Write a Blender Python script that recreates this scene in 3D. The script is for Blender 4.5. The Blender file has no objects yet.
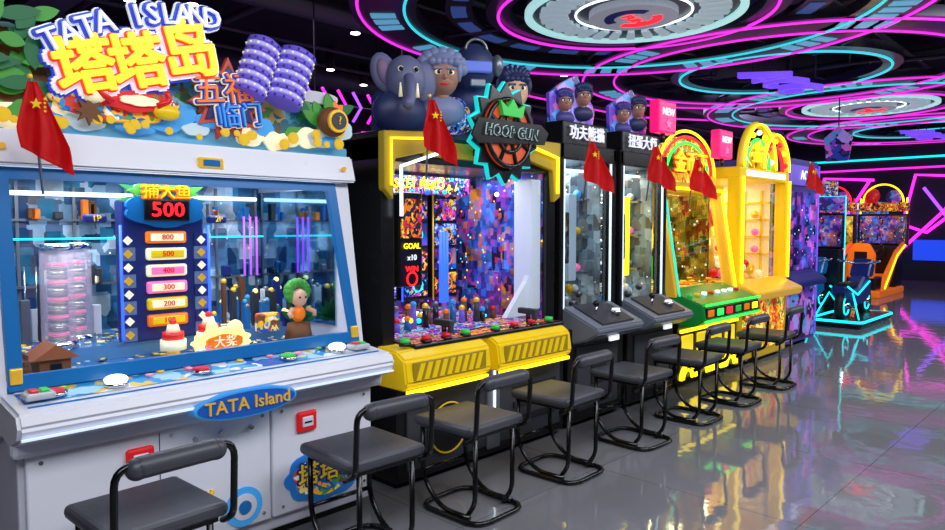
import bpy, bmesh, math, random
from mathutils import Vector, Matrix
S = bpy.context.scene
R = random.Random(5)
try:
    S.view_settings.view_transform = 'Standard'
except Exception: pass

def c(r, g, b):
    f = lambda v: (v/255/12.92) if v/255 <= .04045 else ((v/255+.055)/1.055)**2.4
    return (f(r), f(g), f(b), 1)

MC = {}
def mat(name, col, rough=.5, metal=0, emit=0, ecol=None):
    if name in MC: return MC[name]
    m = bpy.data.materials.new(name); m.use_nodes = True
    n = m.node_tree.nodes; l = m.node_tree.links
    p = n['Principled BSDF']
    p.inputs['Base Color'].default_value = col
    p.inputs['Roughness'].default_value = rough
    p.inputs['Metallic'].default_value = metal
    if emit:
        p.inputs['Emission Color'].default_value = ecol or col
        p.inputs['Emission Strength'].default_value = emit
    else:
        nz = n.new('ShaderNodeTexNoise'); nz.inputs['Scale'].default_value = 9
        mr = n.new('ShaderNodeMapRange'); mr.inputs[3].default_value = max(0, rough-.06); mr.inputs[4].default_value = min(1, rough+.08)
        l.new(nz.outputs['Fac'], mr.inputs[0]); l.new(mr.outputs[0], p.inputs['Roughness'])
    MC[name] = m; return m

def neon(name, col, s=2.5):
    return mat(name, col, .4, 0, s)

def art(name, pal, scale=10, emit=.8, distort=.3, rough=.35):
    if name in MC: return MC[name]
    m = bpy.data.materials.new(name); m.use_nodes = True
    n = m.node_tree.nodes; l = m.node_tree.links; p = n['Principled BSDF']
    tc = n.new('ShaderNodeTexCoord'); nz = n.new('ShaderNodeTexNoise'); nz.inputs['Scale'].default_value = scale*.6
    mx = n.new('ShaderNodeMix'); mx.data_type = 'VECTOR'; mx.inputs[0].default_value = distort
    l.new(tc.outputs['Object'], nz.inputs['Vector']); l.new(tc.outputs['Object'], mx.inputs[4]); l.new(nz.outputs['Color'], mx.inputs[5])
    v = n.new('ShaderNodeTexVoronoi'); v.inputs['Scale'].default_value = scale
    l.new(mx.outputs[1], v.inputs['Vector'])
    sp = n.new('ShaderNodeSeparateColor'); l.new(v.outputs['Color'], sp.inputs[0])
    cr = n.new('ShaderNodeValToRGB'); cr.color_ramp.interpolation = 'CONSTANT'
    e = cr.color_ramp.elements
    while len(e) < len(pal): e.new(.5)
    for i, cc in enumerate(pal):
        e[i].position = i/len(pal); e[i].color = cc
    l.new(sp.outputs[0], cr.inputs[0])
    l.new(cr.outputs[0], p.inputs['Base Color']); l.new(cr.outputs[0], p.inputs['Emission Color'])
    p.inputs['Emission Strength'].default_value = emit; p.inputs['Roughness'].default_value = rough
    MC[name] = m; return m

def scen(name, pal, dpal, sc=(7, 7, 3.5), emit=.5, dscale=14, thr=.13, demit=1.3):
    """busy backdrop: blocky panels plus glowing dots, painting in small lights and mirrored reflections"""
    m = bpy.data.materials.new(name); m.use_nodes = True
    n = m.node_tree.nodes; l = m.node_tree.links; p = n['Principled BSDF']
    tc = n.new('ShaderNodeTexCoord')
    def ramp(pal, src):
        cr = n.new('ShaderNodeValToRGB'); cr.color_ramp.interpolation = 'CONSTANT'; e = cr.color_ramp.elements
        while len(e) < len(pal): e.new(.5)
        for i, cc in enumerate(pal): e[i].position = i/len(pal); e[i].color = cc
        l.new(src, cr.inputs[0]); return cr.outputs[0]
    def cells(scv):
        mp = n.new('ShaderNodeMapping'); mp.inputs['Scale'].default_value = scv; l.new(tc.outputs['Object'], mp.inputs[0])
        v = n.new('ShaderNodeTexVoronoi'); v.distance = 'CHEBYCHEV'; v.inputs['Scale'].default_value = 1; v.inputs['Randomness'].default_value = .8; l.new(mp.outputs[0], v.inputs['Vector'])
        sp = n.new('ShaderNodeSeparateColor'); l.new(v.outputs['Color'], sp.inputs[0]); return ramp(pal, sp.outputs[0])
    b1 = cells(sc); b2 = cells((sc[0]*2.7, sc[1]*2.7, sc[2]*3.6))
    mm = n.new('ShaderNodeMix'); mm.data_type = 'RGBA'; mm.inputs[0].default_value = .55; l.new(b1, mm.inputs[6]); l.new(b2, mm.inputs[7])
    nz = n.new('ShaderNodeTexNoise'); nz.inputs['Scale'].default_value = 5; nz.inputs['Detail'].default_value = 3; l.new(tc.outputs['Object'], nz.inputs['Vector'])
    mr0 = n.new('ShaderNodeMapRange'); mr0.inputs[1].default_value = .35; mr0.inputs[2].default_value = .65; mr0.inputs[3].default_value = .4; mr0.inputs[4].default_value = 1.4
    l.new(nz.outputs['Fac'], mr0.inputs[0])
    mu = n.new('ShaderNodeMix'); mu.data_type = 'RGBA'; mu.blend_type = 'MULTIPLY'; mu.inputs[0].default_value = 1; l.new(mm.outputs[2], mu.inputs[6]); l.new(mr0.outputs[0], mu.inputs[7])
    v2 = n.new('ShaderNodeTexVoronoi'); v2.inputs['Scale'].default_value = dscale; l.new(tc.outputs['Object'], v2.inputs['Vector'])
    s2 = n.new('ShaderNodeSeparateColor'); l.new(v2.outputs['Color'], s2.inputs[0]); dc = ramp(dpal, s2.outputs[1])
    lt = n.new('ShaderNodeMath'); lt.operation = 'LESS_THAN'; lt.inputs[1].default_value = thr; l.new(v2.outputs['Distance'], lt.inputs[0])
    mx = n.new('ShaderNodeMix'); mx.data_type = 'RGBA'; l.new(lt.outputs[0], mx.inputs[0]); l.new(mu.outputs[2], mx.inputs[6]); l.new(dc, mx.inputs[7])
    l.new(mx.outputs[2], p.inputs['Base Color']); l.new(mx.outputs[2], p.inputs['Emission Color'])
    mr = n.new('ShaderNodeMapRange'); mr.inputs[3].default_value = emit; mr.inputs[4].default_value = demit
    l.new(lt.outputs[0], mr.inputs[0]); l.new(mr.outputs[0], p.inputs['Emission Strength']); p.inputs['Roughness'].default_value = .25
    return m

def glassmat():
    m = bpy.data.materials.new('glass'); m.use_nodes = True
    n = m.node_tree.nodes; l = m.node_tree.links; n.clear()
    o = n.new('ShaderNodeOutputMaterial'); t = n.new('ShaderNodeBsdfTransparent'); g = n.new('ShaderNodeBsdfGlossy'); g.inputs['Roughness'].default_value = .02
    f = n.new('ShaderNodeFresnel'); f.inputs[0].default_value = 1.4; x = n.new('ShaderNodeMixShader')
    t.inputs[0].default_value = (.95, .98, .99, 1)
    l.new(f.outputs[0], x.inputs[0]); l.new(t.outputs[0], x.inputs[1]); l.new(g.outputs[0], x.inputs[2]); l.new(x.outputs[0], o.inputs[0])
    return m

def acryl(name, col):
    m = bpy.data.materials.new(name); m.use_nodes = True
    n = m.node_tree.nodes; l = m.node_tree.links; n.clear()
    o = n.new('ShaderNodeOutputMaterial'); t = n.new('ShaderNodeBsdfTransparent'); g = n.new('ShaderNodeBsdfPrincipled'); x = n.new('ShaderNodeMixShader')
    g.inputs['Base Color'].default_value = col; g.inputs['Emission Color'].default_value = col; g.inputs['Emission Strength'].default_value = .2; g.inputs['Roughness'].default_value = .1
    x.inputs[0].default_value = .3
    l.new(t.outputs[0], x.inputs[1]); l.new(g.outputs[0], x.inputs[2]); l.new(x.outputs[0], o.inputs[0])
    return m

# ---------------------------------------------------------------- palette
WHITE = mat('white_lacquer', c(225, 227, 238), .3)
WHITE2 = mat('white_panel', c(212, 214, 228), .35)
BLACK = mat('black_lacquer', c(18, 18, 22), .28)
BLACKM = mat('black_matte', c(14, 14, 17), .6)
DGREY = mat('dark_grey', c(54, 56, 64), .45)
GREY = mat('grey_metal', c(130, 134, 145), .35, .6)
CHROME = mat('chrome', c(210, 212, 220), .12, 1)
MIRR = mat('tinted_mirror', c(150, 185, 205), .04, 1)
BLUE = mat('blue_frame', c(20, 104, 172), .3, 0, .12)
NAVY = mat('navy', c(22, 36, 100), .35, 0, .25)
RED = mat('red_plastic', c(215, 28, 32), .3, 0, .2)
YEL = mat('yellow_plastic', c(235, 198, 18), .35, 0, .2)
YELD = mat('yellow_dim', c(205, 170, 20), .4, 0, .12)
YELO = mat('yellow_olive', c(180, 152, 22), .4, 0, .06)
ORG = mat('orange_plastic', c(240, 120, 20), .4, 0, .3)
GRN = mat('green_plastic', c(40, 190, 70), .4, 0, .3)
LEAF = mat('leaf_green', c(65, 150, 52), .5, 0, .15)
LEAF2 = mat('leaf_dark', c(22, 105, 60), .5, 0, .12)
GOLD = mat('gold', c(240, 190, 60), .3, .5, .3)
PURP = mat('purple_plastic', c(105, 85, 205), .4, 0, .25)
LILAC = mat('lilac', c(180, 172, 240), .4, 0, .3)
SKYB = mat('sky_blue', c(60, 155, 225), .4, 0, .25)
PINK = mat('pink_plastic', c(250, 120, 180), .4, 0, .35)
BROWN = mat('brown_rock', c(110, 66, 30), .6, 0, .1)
SKIN = mat('skin_paint', c(215, 165, 140), .5, 0, .12)  # emission on the skin lifts figures the ceiling light barely reaches
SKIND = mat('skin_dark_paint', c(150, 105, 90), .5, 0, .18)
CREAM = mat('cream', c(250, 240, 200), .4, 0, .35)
FLAG = mat('flag_red', c(220, 16, 22), .6, 0, .08)
N_CY = neon('neon_cyan', c(20, 225, 235), 1.5)
N_MG = neon('neon_magenta', c(240, 40, 215), 1.4)
N_WH = neon('neon_white', c(225, 240, 255), 2.0)
N_YE = neon('neon_yellow', c(255, 225, 30), 1.9)
N_BL = neon('neon_blue', c(40, 80, 255), 2.4)
N_RD = neon('neon_red', c(255, 30, 40), 1.8)
N_GR = neon('neon_green', c(50, 255, 80), 1.6)
N_PU = neon('neon_purple', c(150, 70, 255), 2.0)
R_CY = neon('ring_cyan', c(60, 205, 220), 1.1)
R_MG = neon('ring_magenta', c(225, 50, 215), 1.2)
SOFTW = mat('soft_white_light', c(240, 245, 255), .5, 0, .8)
GL = glassmat()
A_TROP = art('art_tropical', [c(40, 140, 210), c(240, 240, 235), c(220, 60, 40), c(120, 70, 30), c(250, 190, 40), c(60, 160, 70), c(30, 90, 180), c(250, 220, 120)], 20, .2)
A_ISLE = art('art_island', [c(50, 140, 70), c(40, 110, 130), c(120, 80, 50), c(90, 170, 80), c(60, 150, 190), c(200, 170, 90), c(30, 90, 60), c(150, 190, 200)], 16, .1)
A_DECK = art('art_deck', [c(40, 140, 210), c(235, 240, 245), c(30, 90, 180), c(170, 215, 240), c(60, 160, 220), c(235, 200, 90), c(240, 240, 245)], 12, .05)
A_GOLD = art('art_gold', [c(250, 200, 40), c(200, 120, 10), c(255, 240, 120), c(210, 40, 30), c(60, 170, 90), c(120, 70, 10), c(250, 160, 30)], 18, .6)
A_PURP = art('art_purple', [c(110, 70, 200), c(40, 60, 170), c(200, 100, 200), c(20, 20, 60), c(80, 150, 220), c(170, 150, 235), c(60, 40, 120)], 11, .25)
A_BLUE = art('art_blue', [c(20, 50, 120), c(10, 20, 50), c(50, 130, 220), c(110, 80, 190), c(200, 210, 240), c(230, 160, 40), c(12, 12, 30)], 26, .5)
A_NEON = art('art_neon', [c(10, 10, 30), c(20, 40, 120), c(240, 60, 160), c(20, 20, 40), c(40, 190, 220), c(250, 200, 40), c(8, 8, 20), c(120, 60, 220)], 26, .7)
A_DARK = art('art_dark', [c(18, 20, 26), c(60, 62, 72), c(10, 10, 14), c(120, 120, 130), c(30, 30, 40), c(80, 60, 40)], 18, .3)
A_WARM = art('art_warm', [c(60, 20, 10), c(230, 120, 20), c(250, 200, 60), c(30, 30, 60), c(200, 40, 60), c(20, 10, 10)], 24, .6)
W5 = [c(255, 250, 220), c(120, 200, 255), c(255, 150, 60), c(200, 120, 255), c(230, 240, 255)]
D_BLUE = scen('backdrop_blue', [c(25, 55, 90), c(18, 32, 58), c(60, 115, 155), c(38, 90, 130), c(90, 120, 150), c(20, 40, 80), c(130, 160, 185), c(80, 75, 85), c(30, 110, 140), c(180, 195, 210)], W5, (5, 5, 3), .5, 13, .08)  # blocks and dots paint bluish reflections and mirrored lights into the colour
D_CITY = scen('backdrop_city', [c(22, 24, 70), c(14, 14, 34), c(60, 60, 170), c(120, 60, 170), c(30, 90, 170), c(190, 120, 50), c(20, 20, 50), c(70, 110, 200), c(180, 50, 110)], [c(255, 190, 60), c(60, 110, 255), c(255, 80, 60), c(200, 100, 255), c(90, 230, 255)], (9, 9, 5), .65, 16, .14)
D_GOLD = scen('backdrop_gold', [c(170, 110, 15), c(90, 55, 10), c(235, 180, 40), c(200, 60, 30), c(250, 220, 110), c(60, 120, 50), c(150, 90, 15), c(240, 200, 70)], [c(255, 240, 120), c(255, 190, 30), c(255, 100, 40), c(255, 255, 210)], (8, 8, 5), .8, 14, .16, 1.6)
D_GREY = scen('backdrop_grey', [c(60, 74, 86), c(36, 44, 54), c(110, 128, 140), c(80, 98, 110), c(28, 34, 42), c(150, 165, 172), c(90, 85, 75), c(110, 135, 150)], [c(255, 240, 200), c(160, 190, 210), c(255, 220, 120)], (6, 6, 3), .55, 12, .09)
D_PUR = scen('backdrop_purple', [c(70, 40, 140), c(35, 25, 80), c(130, 80, 220), c(60, 100, 200), c(200, 90, 190), c(25, 20, 60)], [c(255, 120, 220), c(120, 160, 255), c(255, 255, 255), c(100, 240, 255)], (4, 4, 3), .6, 12, .12)

# ---------------------------------------------------------------- builder
class B:
    def __init__(s, name, o=(0, 0, 0)):
        s.name = name; s.o = Vector(o); s.bm = bmesh.new(); s.ms = []
    def mi(s, m):
        if m not in s.ms: s.ms.append(m)
        return s.ms.index(m)
    def merge(s, t, m, smooth=False, M=None):
        if M is not None: bmesh.ops.transform(t, matrix=M, verts=t.verts)
        i = s.mi(m)
        for f in t.faces: f.material_index = i; f.smooth = smooth
        me = bpy.data.meshes.new('tmp'); t.to_mesh(me); t.free(); s.bm.from_mesh(me); bpy.data.meshes.remove(me)
    def turn(s, n0, ce, ang):
        s.bm.verts.ensure_lookup_table()
        M = Matrix.Translation(Vector(ce)) @ Matrix.Rotation(ang, 4, 'Z') @ Matrix.Translation(-Vector(ce))
        bmesh.ops.transform(s.bm, matrix=M, verts=s.bm.verts[n0:])
    def box(s, p0, p1, m, bev=0, rot=None, seg=2):
        t = bmesh.new(); bmesh.ops.create_cube(t, size=1)
        a = Vector(p0); b = Vector(p1); ce = (a+b)/2; d = b-a
        bmesh.ops.scale(t, vec=(abs(d.x), abs(d.y), abs(d.z)), verts=t.verts)
        if bev: bmesh.ops.bevel(t, geom=t.edges[:], offset=bev, segments=seg, affect='EDGES', profile=.5)
        M = Matrix.Translation(ce)
        if rot: M = M @ Matrix.Rotation(rot[1], 4, rot[0])
        s.merge(t, m, False, M)
    def cyl(s, ce, r, h, m, ax='Z', r2=None, seg=20, rot=None, smooth=True):
        t = bmesh.new(); bmesh.ops.create_cone(t, cap_ends=True, segments=seg, radius1=r, radius2=r if r2 is None else r2, depth=h)
        M = Matrix.Identity(4)
        if ax == 'X': M = Matrix.Rotation(math.pi/2, 4, 'Y')
        if ax == 'Y': M = Matrix.Rotation(-math.pi/2, 4, 'X')
        if rot: M = Matrix.Rotation(rot[1], 4, rot[0]) @ M
        i = s.mi(m)
        bmesh.ops.transform(t, matrix=Matrix.Translation(Vector(ce)) @ M, verts=t.verts)
        for f in t.faces: f.material_index = i; f.smooth = smooth and len(f.verts) == 4
        me = bpy.data.meshes.new('tmp'); t.to_mesh(me); t.free(); s.bm.from_mesh(me); bpy.data.meshes.remove(me)
    def sph(s, ce, r, m, u=16, v=10, rot=None):
        t = bmesh.new(); bmesh.ops.create_uvsphere(t, u_segments=u, v_segments=v, radius=1)
        rr = r if isinstance(r, (tuple, list)) else (r, r, r)
        M = Matrix.Translation(Vector(ce))
        if rot: M = M @ Matrix.Rotation(rot[1], 4, rot[0])
        s.merge(t, m, True, M @ Matrix.Diagonal((rr[0], rr[1], rr[2], 1)))
    def prism(s, poly, x0, x1, m, bev=0):
        t = bmesh.new(); vs = [t.verts.new((x0, p[0], p[1])) for p in poly]
        f = t.faces.new(vs); r = bmesh.ops.extrude_face_region(t, geom=[f])
        bmesh.ops.translate(t, vec=(x1-x0, 0, 0), verts=[v for v in r['geom'] if isinstance(v, bmesh.types.BMVert)])
        bmesh.ops.recalc_face_normals(t, faces=t.faces[:])
        if bev: bmesh.ops.bevel(t, geom=t.edges[:], offset=bev, segments=1, affect='EDGES')
        s.merge(t, m)
    def prismY(s, poly, y0, y1, m, bev=0):
        t = bmesh.new(); vs = [t.verts.new((p[0], y0, p[1])) for p in poly]
        f = t.faces.new(vs); r = bmesh.ops.extrude_face_region(t, geom=[f])
        bmesh.ops.translate(t, vec=(0, y1-y0, 0), verts=[v for v in r['geom'] if isinstance(v, bmesh.types.BMVert)])
        bmesh.ops.recalc_face_normals(t, faces=t.faces[:])
        if bev: bmesh.ops.bevel(t, geom=t.edges[:], offset=bev, segments=2, affect='EDGES')
        s.merge(t, m)
    def quad(s, pts, m):
        t = bmesh.new(); t.faces.new([t.verts.new(p) for p in pts]); s.merge(t, m)
    def tube(s, pts, r, m, closed=False, seg=8):
        pts = [Vector(p) for p in pts]; n = len(pts); t = bmesh.new(); rings = []
        tan = []
        for i in range(n):
            if closed: d = pts[(i+1) % n]-pts[i-1]
            else: d = pts[min(i+1, n-1)]-pts[max(i-1, 0)]
            tan.append(d.normalized())
        up = Vector((0, 0, 1)) if abs(tan[0].z) < .9 else Vector((1, 0, 0))
        nv = tan[0].cross(up).normalized()
        for i in range(n):
            nv = (nv - tan[i]*nv.dot(tan[i]))
            if nv.length < 1e-5: nv = tan[i].orthogonal()
            nv.normalize(); bv = tan[i].cross(nv)
            rings.append([t.verts.new(pts[i]+(nv*math.cos(a)+bv*math.sin(a))*r) for a in [2*math.pi*k/seg for k in range(seg)]])
        for i in range(n if closed else n-1):
            a = rings[i]; b = rings[(i+1) % n]
            for k in range(seg):
                t.faces.new((a[k], a[(k+1) % seg], b[(k+1) % seg], b[k]))
        if not closed:
            t.faces.new(rings[0][::-1]); t.faces.new(rings[-1])
        bmesh.ops.recalc_face_normals(t, faces=t.faces[:])
        s.merge(t, m, True)
    def circ(s, ce, Rr, r, m, ax='Z', seg=64, a0=0, a1=2*math.pi, sc=(1, 1), ts=6):
        full = abs(a1-a0-2*math.pi) < 1e-4; k = seg if full else seg+1; P = []
        for i in range(k):
            a = a0+(a1-a0)*i/seg; u = Rr*math.cos(a)*sc[0]; v = Rr*math.sin(a)*sc[1]
            P.append({'Z': (ce[0]+u, ce[1]+v, ce[2]), 'X': (ce[0], ce[1]+u, ce[2]+v), 'Y': (ce[0]+u, ce[1], ce[2]+v)}[ax])
        s.tube(P, r, m, full, ts)
    def ann(s, ce, r0, r1, z0, z1, m, a0=0, a1=2*math.pi, seg=64):
        t = bmesh.new(); full = abs(a1-a0-2*math.pi) < 1e-4; k = seg if full else seg+1; V = []
        for i in range(k):
            a = a0+(a1-a0)*i/seg; ca, sa = math.cos(a), math.sin(a)
            V.append([t.verts.new((ce[0]+r*ca, ce[1]+r*sa, z)) for r, z in ((r0, z0), (r1, z0), (r1, z1), (r0, z1))])
        for i in range(seg if full else k-1):
            a = V[i]; b = V[(i+1) % k]
            for q in range(4): t.faces.new((a[q], a[(q+1) % 4], b[(q+1) % 4], b[q]))
        if not full: t.faces.new(V[0][::-1]); t.faces.new(V[-1])
        bmesh.ops.recalc_face_normals(t, faces=t.faces[:]); s.merge(t, m)
    def text(s, body, size, ce, m, ext=.01, out=0, roll=0, shear=0, face='X', sx=1):
        cu = bpy.data.curves.new('t', 'FONT'); cu.body = body; cu.size = size; cu.extrude = ext
        cu.align_x = 'CENTER'; cu.align_y = 'CENTER'; cu.shear = shear; cu.resolution_u = 2
        ob = bpy.data.objects.new('t', cu); S.collection.objects.link(ob)
        dg = bpy.context.evaluated_depsgraph_get(); me0 = bpy.data.meshes.new_from_object(ob.evaluated_get(dg))
        bpy.data.objects.remove(ob); bpy.data.curves.remove(cu)
        if face == 'X': F = Matrix(((0, 0, 1), (1, 0, 0), (0, 1, 0))).to_4x4()
        elif face == '-Y': F = Matrix(((1, 0, 0), (0, 0, -1), (0, 1, 0))).to_4x4()
        else: F = Matrix(((0, 1, 0), (1, 0, 0), (0, 0, -1))).to_4x4()
        me0.materials.clear(); i = s.mi(m)
        sh = [(0, 0)] if not out else [(out*math.cos(2*math.pi*k/12), out*math.sin(2*math.pi*k/12)) for k in range(12)]
        for k, (dx, dy) in enumerate(sh):
            me = me0.copy()
            me.transform(Matrix.Translation(Vector(ce)) @ F @ Matrix.Translation((dx, dy, k*.0002)) @ Matrix.Rotation(roll, 4, 'Z') @ Matrix.Diagonal((sx, 1, 1, 1)))
            for p in me.polygons: p.material_index = i
            s.bm.from_mesh(me); bpy.data.meshes.remove(me)
        bpy.data.meshes.remove(me0)
    def done(s):
        me = bpy.data.meshes.new(s.name); bmesh.ops.translate(s.bm, vec=-s.o, verts=s.bm.verts)
        s.bm.to_mesh(me); s.bm.free()
        for m in s.ms: me.materials.append(m)
        ob = bpy.data.objects.new(s.name, me); ob.location = s.o; S.collection.objects.link(ob); return ob

def fillet(P, r, closed=False, n=5):
    P = [Vector(p) for p in P]; out = []; N = len(P)
    for i in range(N):
        if not closed and i in (0, N-1): out.append(P[i]); continue
        a, b, d = P[i-1], P[i], P[(i+1) % N]
        u = (a-b); v = (d-b); q = min(r, u.length*.45, v.length*.45); p0 = b+u.normalized()*q; p1 = b+v.normalized()*q
        for k in range(n+1):
            t = k/n; out.append(p0*(1-t)**2+b*2*t*(1-t)+p1*t*t)
    return out

def blob(cy, cz, ry, rz, n=40, bumps=7, amp=.1, ph=0):
    return [(cy+ry*math.cos(a)*(1+amp*abs(math.sin(bumps*a/2+ph))), cz+rz*math.sin(a)*(1+amp*abs(math.sin(bumps*a/2+ph)))) for a in [2*math.pi*i/n for i in range(n)]]

def star(cy, cz, r0, r1, n=5, ph=math.pi/2):
    return [(cy+(r0 if i % 2 == 0 else r1)*math.cos(ph+math.pi*i/n), cz+(r0 if i % 2 == 0 else r1)*math.sin(ph+math.pi*i/n)) for i in range(2*n)]

def leaf(b, x, y, z, ang, L, w, m):
    P = []
    for i in range(9):
        t = i/8; P.append((t*L, w*math.sin(math.pi*t)**.8))
    for i in range(7, 0, -1):
        t = i/8; P.append((t*L, -w*math.sin(math.pi*t)**.8))
    ca, sa = math.cos(ang), math.sin(ang)
    b.prism([(y+p[0]*ca-p[1]*sa, z+p[0]*sa+p[1]*ca) for p in P], x, x+.012, m)

# ---------------------------------------------------------------- room
def room():
    m = bpy.data.materials.new('polished_floor_tiles'); m.use_nodes = True
    n = m.node_tree.nodes; l = m.node_tree.links; p = n['Principled BSDF']
    tc = n.new('ShaderNodeTexCoord'); br = n.new('ShaderNodeTexBrick'); br.offset = 0
    br.inputs['Scale'].default_value = 1; br.inputs['Brick Width'].default_value = 1.2; br.inputs['Row Height'].default_value = 1.2
    br.inputs['Mortar Size'].default_value = .003; br.inputs['Color1'].default_value = c(128, 128, 134); br.inputs['Color2'].default_value = c(123, 124, 130); br.inputs['Mortar'].default_value = c(88, 88, 94)
    l.new(tc.outputs['Object'], br.inputs['Vector'])
    nz = n.new('ShaderNodeTexNoise'); nz.inputs['Scale'].default_value = 1.5; nz.inputs['Detail'].default_value = 6
    l.new(tc.outputs['Object'], nz.inputs['Vector'])
    l.new(br.outputs['Color'], p.inputs['Base Color'])
    mr = n.new('ShaderNodeMapRange'); mr.inputs[3].default_value = .02; mr.inputs[4].default_value = .08
    l.new(nz.outputs['Fac'], mr.inputs[0]); l.new(mr.outputs[0], p.inputs['Roughness'])
    n2 = n.new('ShaderNodeTexNoise'); n2.inputs['Scale'].default_value = 5
    l.new(tc.outputs['Object'], n2.inputs['Vector'])
    bp = n.new('ShaderNodeBump'); bp.inputs['Strength'].default_value = .04; bp.inputs['Distance'].default_value = .04
    l.new(n2.outputs['Fac'], bp.inputs['Height']); l.new(bp.outputs[0], p.inputs['Normal'])
    p.inputs['IOR'].default_value = 1.95
    b = B('floor'); b.box((-13, -5, -.1), (5, 22, 0), m); b.done()
    CE = mat('ceiling_black', c(34, 34, 48), .6); WL = mat('wall_dark', c(34, 30, 50), .45)
    b = B('ceiling'); b.box((-13, -5, 4.3), (5, 22, 4.4), CE); b.done()
    for nm, a, d in (('wall_left', (-13.1, -5, 0), (-13, 22, 4.3)), ('wall_right', (5, -5, 0), (5.1, 22, 4.3)), ('wall_back', (-13, 22, 0), (5, 22.1, 4.3)), ('wall_front', (-13, -5.1, 0), (5, -5, 4.3))):
        b = B(nm); b.box(a, d, WL); b.done()
    b = B('trim_1')
    for z, mm in ((3.3, N_CY), (3.02, N_MG)):
        b.box((-13, 21.93, z), (5, 21.995, z+.05), mm)
    b.done()
    NW = neon('neon_magenta_bright', c(240, 40, 215), 2.4)
    b = B('neon_wall_light', (-4.5, 21.9, 1.8))
    for dx in (0, -2.3, 2.0, -4.6):
        for P, mm in (([(-5.0, .9), (-4.6, 2.85), (-3.3, 2.75)], NW), ([(-4.9, .8), (-3.9, 1.9), (-3.4, 2.75)], NW), ([(-5.1, 1.6), (-4.3, 1.3), (-3.3, 2.2)], NW), ([(-4.4, 2.5), (-3.5, 1.2)], N_PU)):
            b.tube([(q[0]+dx, 21.93, q[1]) for q in P], .04, mm)
        b.box((-4.6+dx, 21.9, .55), (-3.6+dx, 21.98, 1.1), neon('lightbox_blue', c(30, 70, 220), 1.0), .02)
    b.done()
    b = B('neon_left_wall_light', (-12.9, 5, 3))
    for i in range(14):
        y = -3+i*1.7
        b.tube([(-12.95, y, 2.4), (-12.95, y+.9, 3.6), (-12.95, y+1.6, 3.6)], .03, N_MG if i % 2 else N_PU)
    b.done()

def ceiling_ring(cx, cy, disc=True):
    b = B('ceiling_ring_light' if disc else 'ceiling_neon_ring', (cx, cy, 3.7)); z = 3.7; C = (cx, cy, z)
    PB = mat('ring_panel', c(48, 50, 68), .3)
    b.ann(C, 2.28, 2.95, z, z+.12, PB, seg=96)
    b.ann(C, 1.3, 1.55, z+.03, z+.15, PB, seg=72)
    b.circ((cx, cy, z-.01), 2.4, .015, R_CY if disc else R_MG, seg=96)
    b.circ((cx, cy, z-.01), 2.87, .016, R_MG, seg=96)
    b.circ((cx, cy, z), 1.42, .017, R_MG if disc else R_CY, seg=80)
    CP = mat('cyan_panel', c(105, 185, 225), .4, 0, .55)
    if disc:
        b.ann(C, 1.7, 1.98, z+.06, z+.1, PB, seg=80)
        for k in range(20):
            a = k*math.pi/10; b.ann(C, 1.76, 1.92, z+.05, z+.06, mat('blue_panel', c(60, 90, 160), .4, 0, .4), a, a+.2, 5)
    for k in range(12):
        a = k*math.pi/6
        if k % 2 == 0 or disc:
            for j in range(3):
                aa = a+.05+j*.085
                b.ann(C, 2.5, 2.76, z-.012, z, CP, aa, aa+.055, 3)
    for k in range(6):
        a = k*math.pi/3+.3; ca, sa = math.cos(a), math.sin(a)
        b.tube([(cx+1.4*ca, cy+1.4*sa, z+.06), (cx+2.6*ca, cy+2.6*sa, z+.06)], .03, PB)
        b.tube([(cx+2.6*ca, cy+2.6*sa, z+.1), (cx+2.6*ca, cy+2.6*sa, 4.3)], .012, DGREY)
        b.tube([(cx+.9*ca, cy+.9*sa, z+.08), (cx+1.45*ca, cy+1.45*sa, z+.08)], .02, PB)
        b.tube([(cx+.9*ca, cy+.9*sa, z+.08), (cx+.9*ca, cy+.9*sa, 4.3)], .012, DGREY)
    if disc:
        b.ann(C, .0001, 1.12, z+.04, z+.12, mat('disc_body', c(58, 66, 76), .4, 0, .1), seg=64)
        b.ann(C, 1.06, 1.14, z-.0, z+.05, mat('disc_glow', c(170, 225, 225), .4, 0, .85), seg=64)
        for k in range(30):
            a = 2*math.pi*k/30
            b.ann(C, .68, .98, z+.0, z+.04, mat('spoke_glow', c(185, 210, 222), .4, 0, .42), a, a+.1, 3)
        b.circ((cx, cy, z+.02), .6, .012, N_WH, seg=48)
        b.ann(C, .0001, .46, z-.03, z+.04, mat('hub_white', c(150, 160, 172), .4, 0, .45), seg=40)
        b.ann(C, .2, .3, z-.04, z-.03, N_RD, 0.3, 2.6, seg=20); b.ann(C, .2, .3, z-.04, z-.03, NAVY, 3.2, 5.8, seg=20)
        b.text('FUN', .17, (cx, cy, z-.045), N_RD, .006, face='D')
    else:
        b.text('ACG', .85, (cx, cy, z-.1), neon('sign_purple', c(110, 70, 230), 1.1), .04, face='D', shear=.3)
        for yy in (-.4, .4):
            b.tube([(cx, cy+yy, z-.06), (cx, cy+yy, 4.3)], .01, DGREY)
    b.done()

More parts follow.
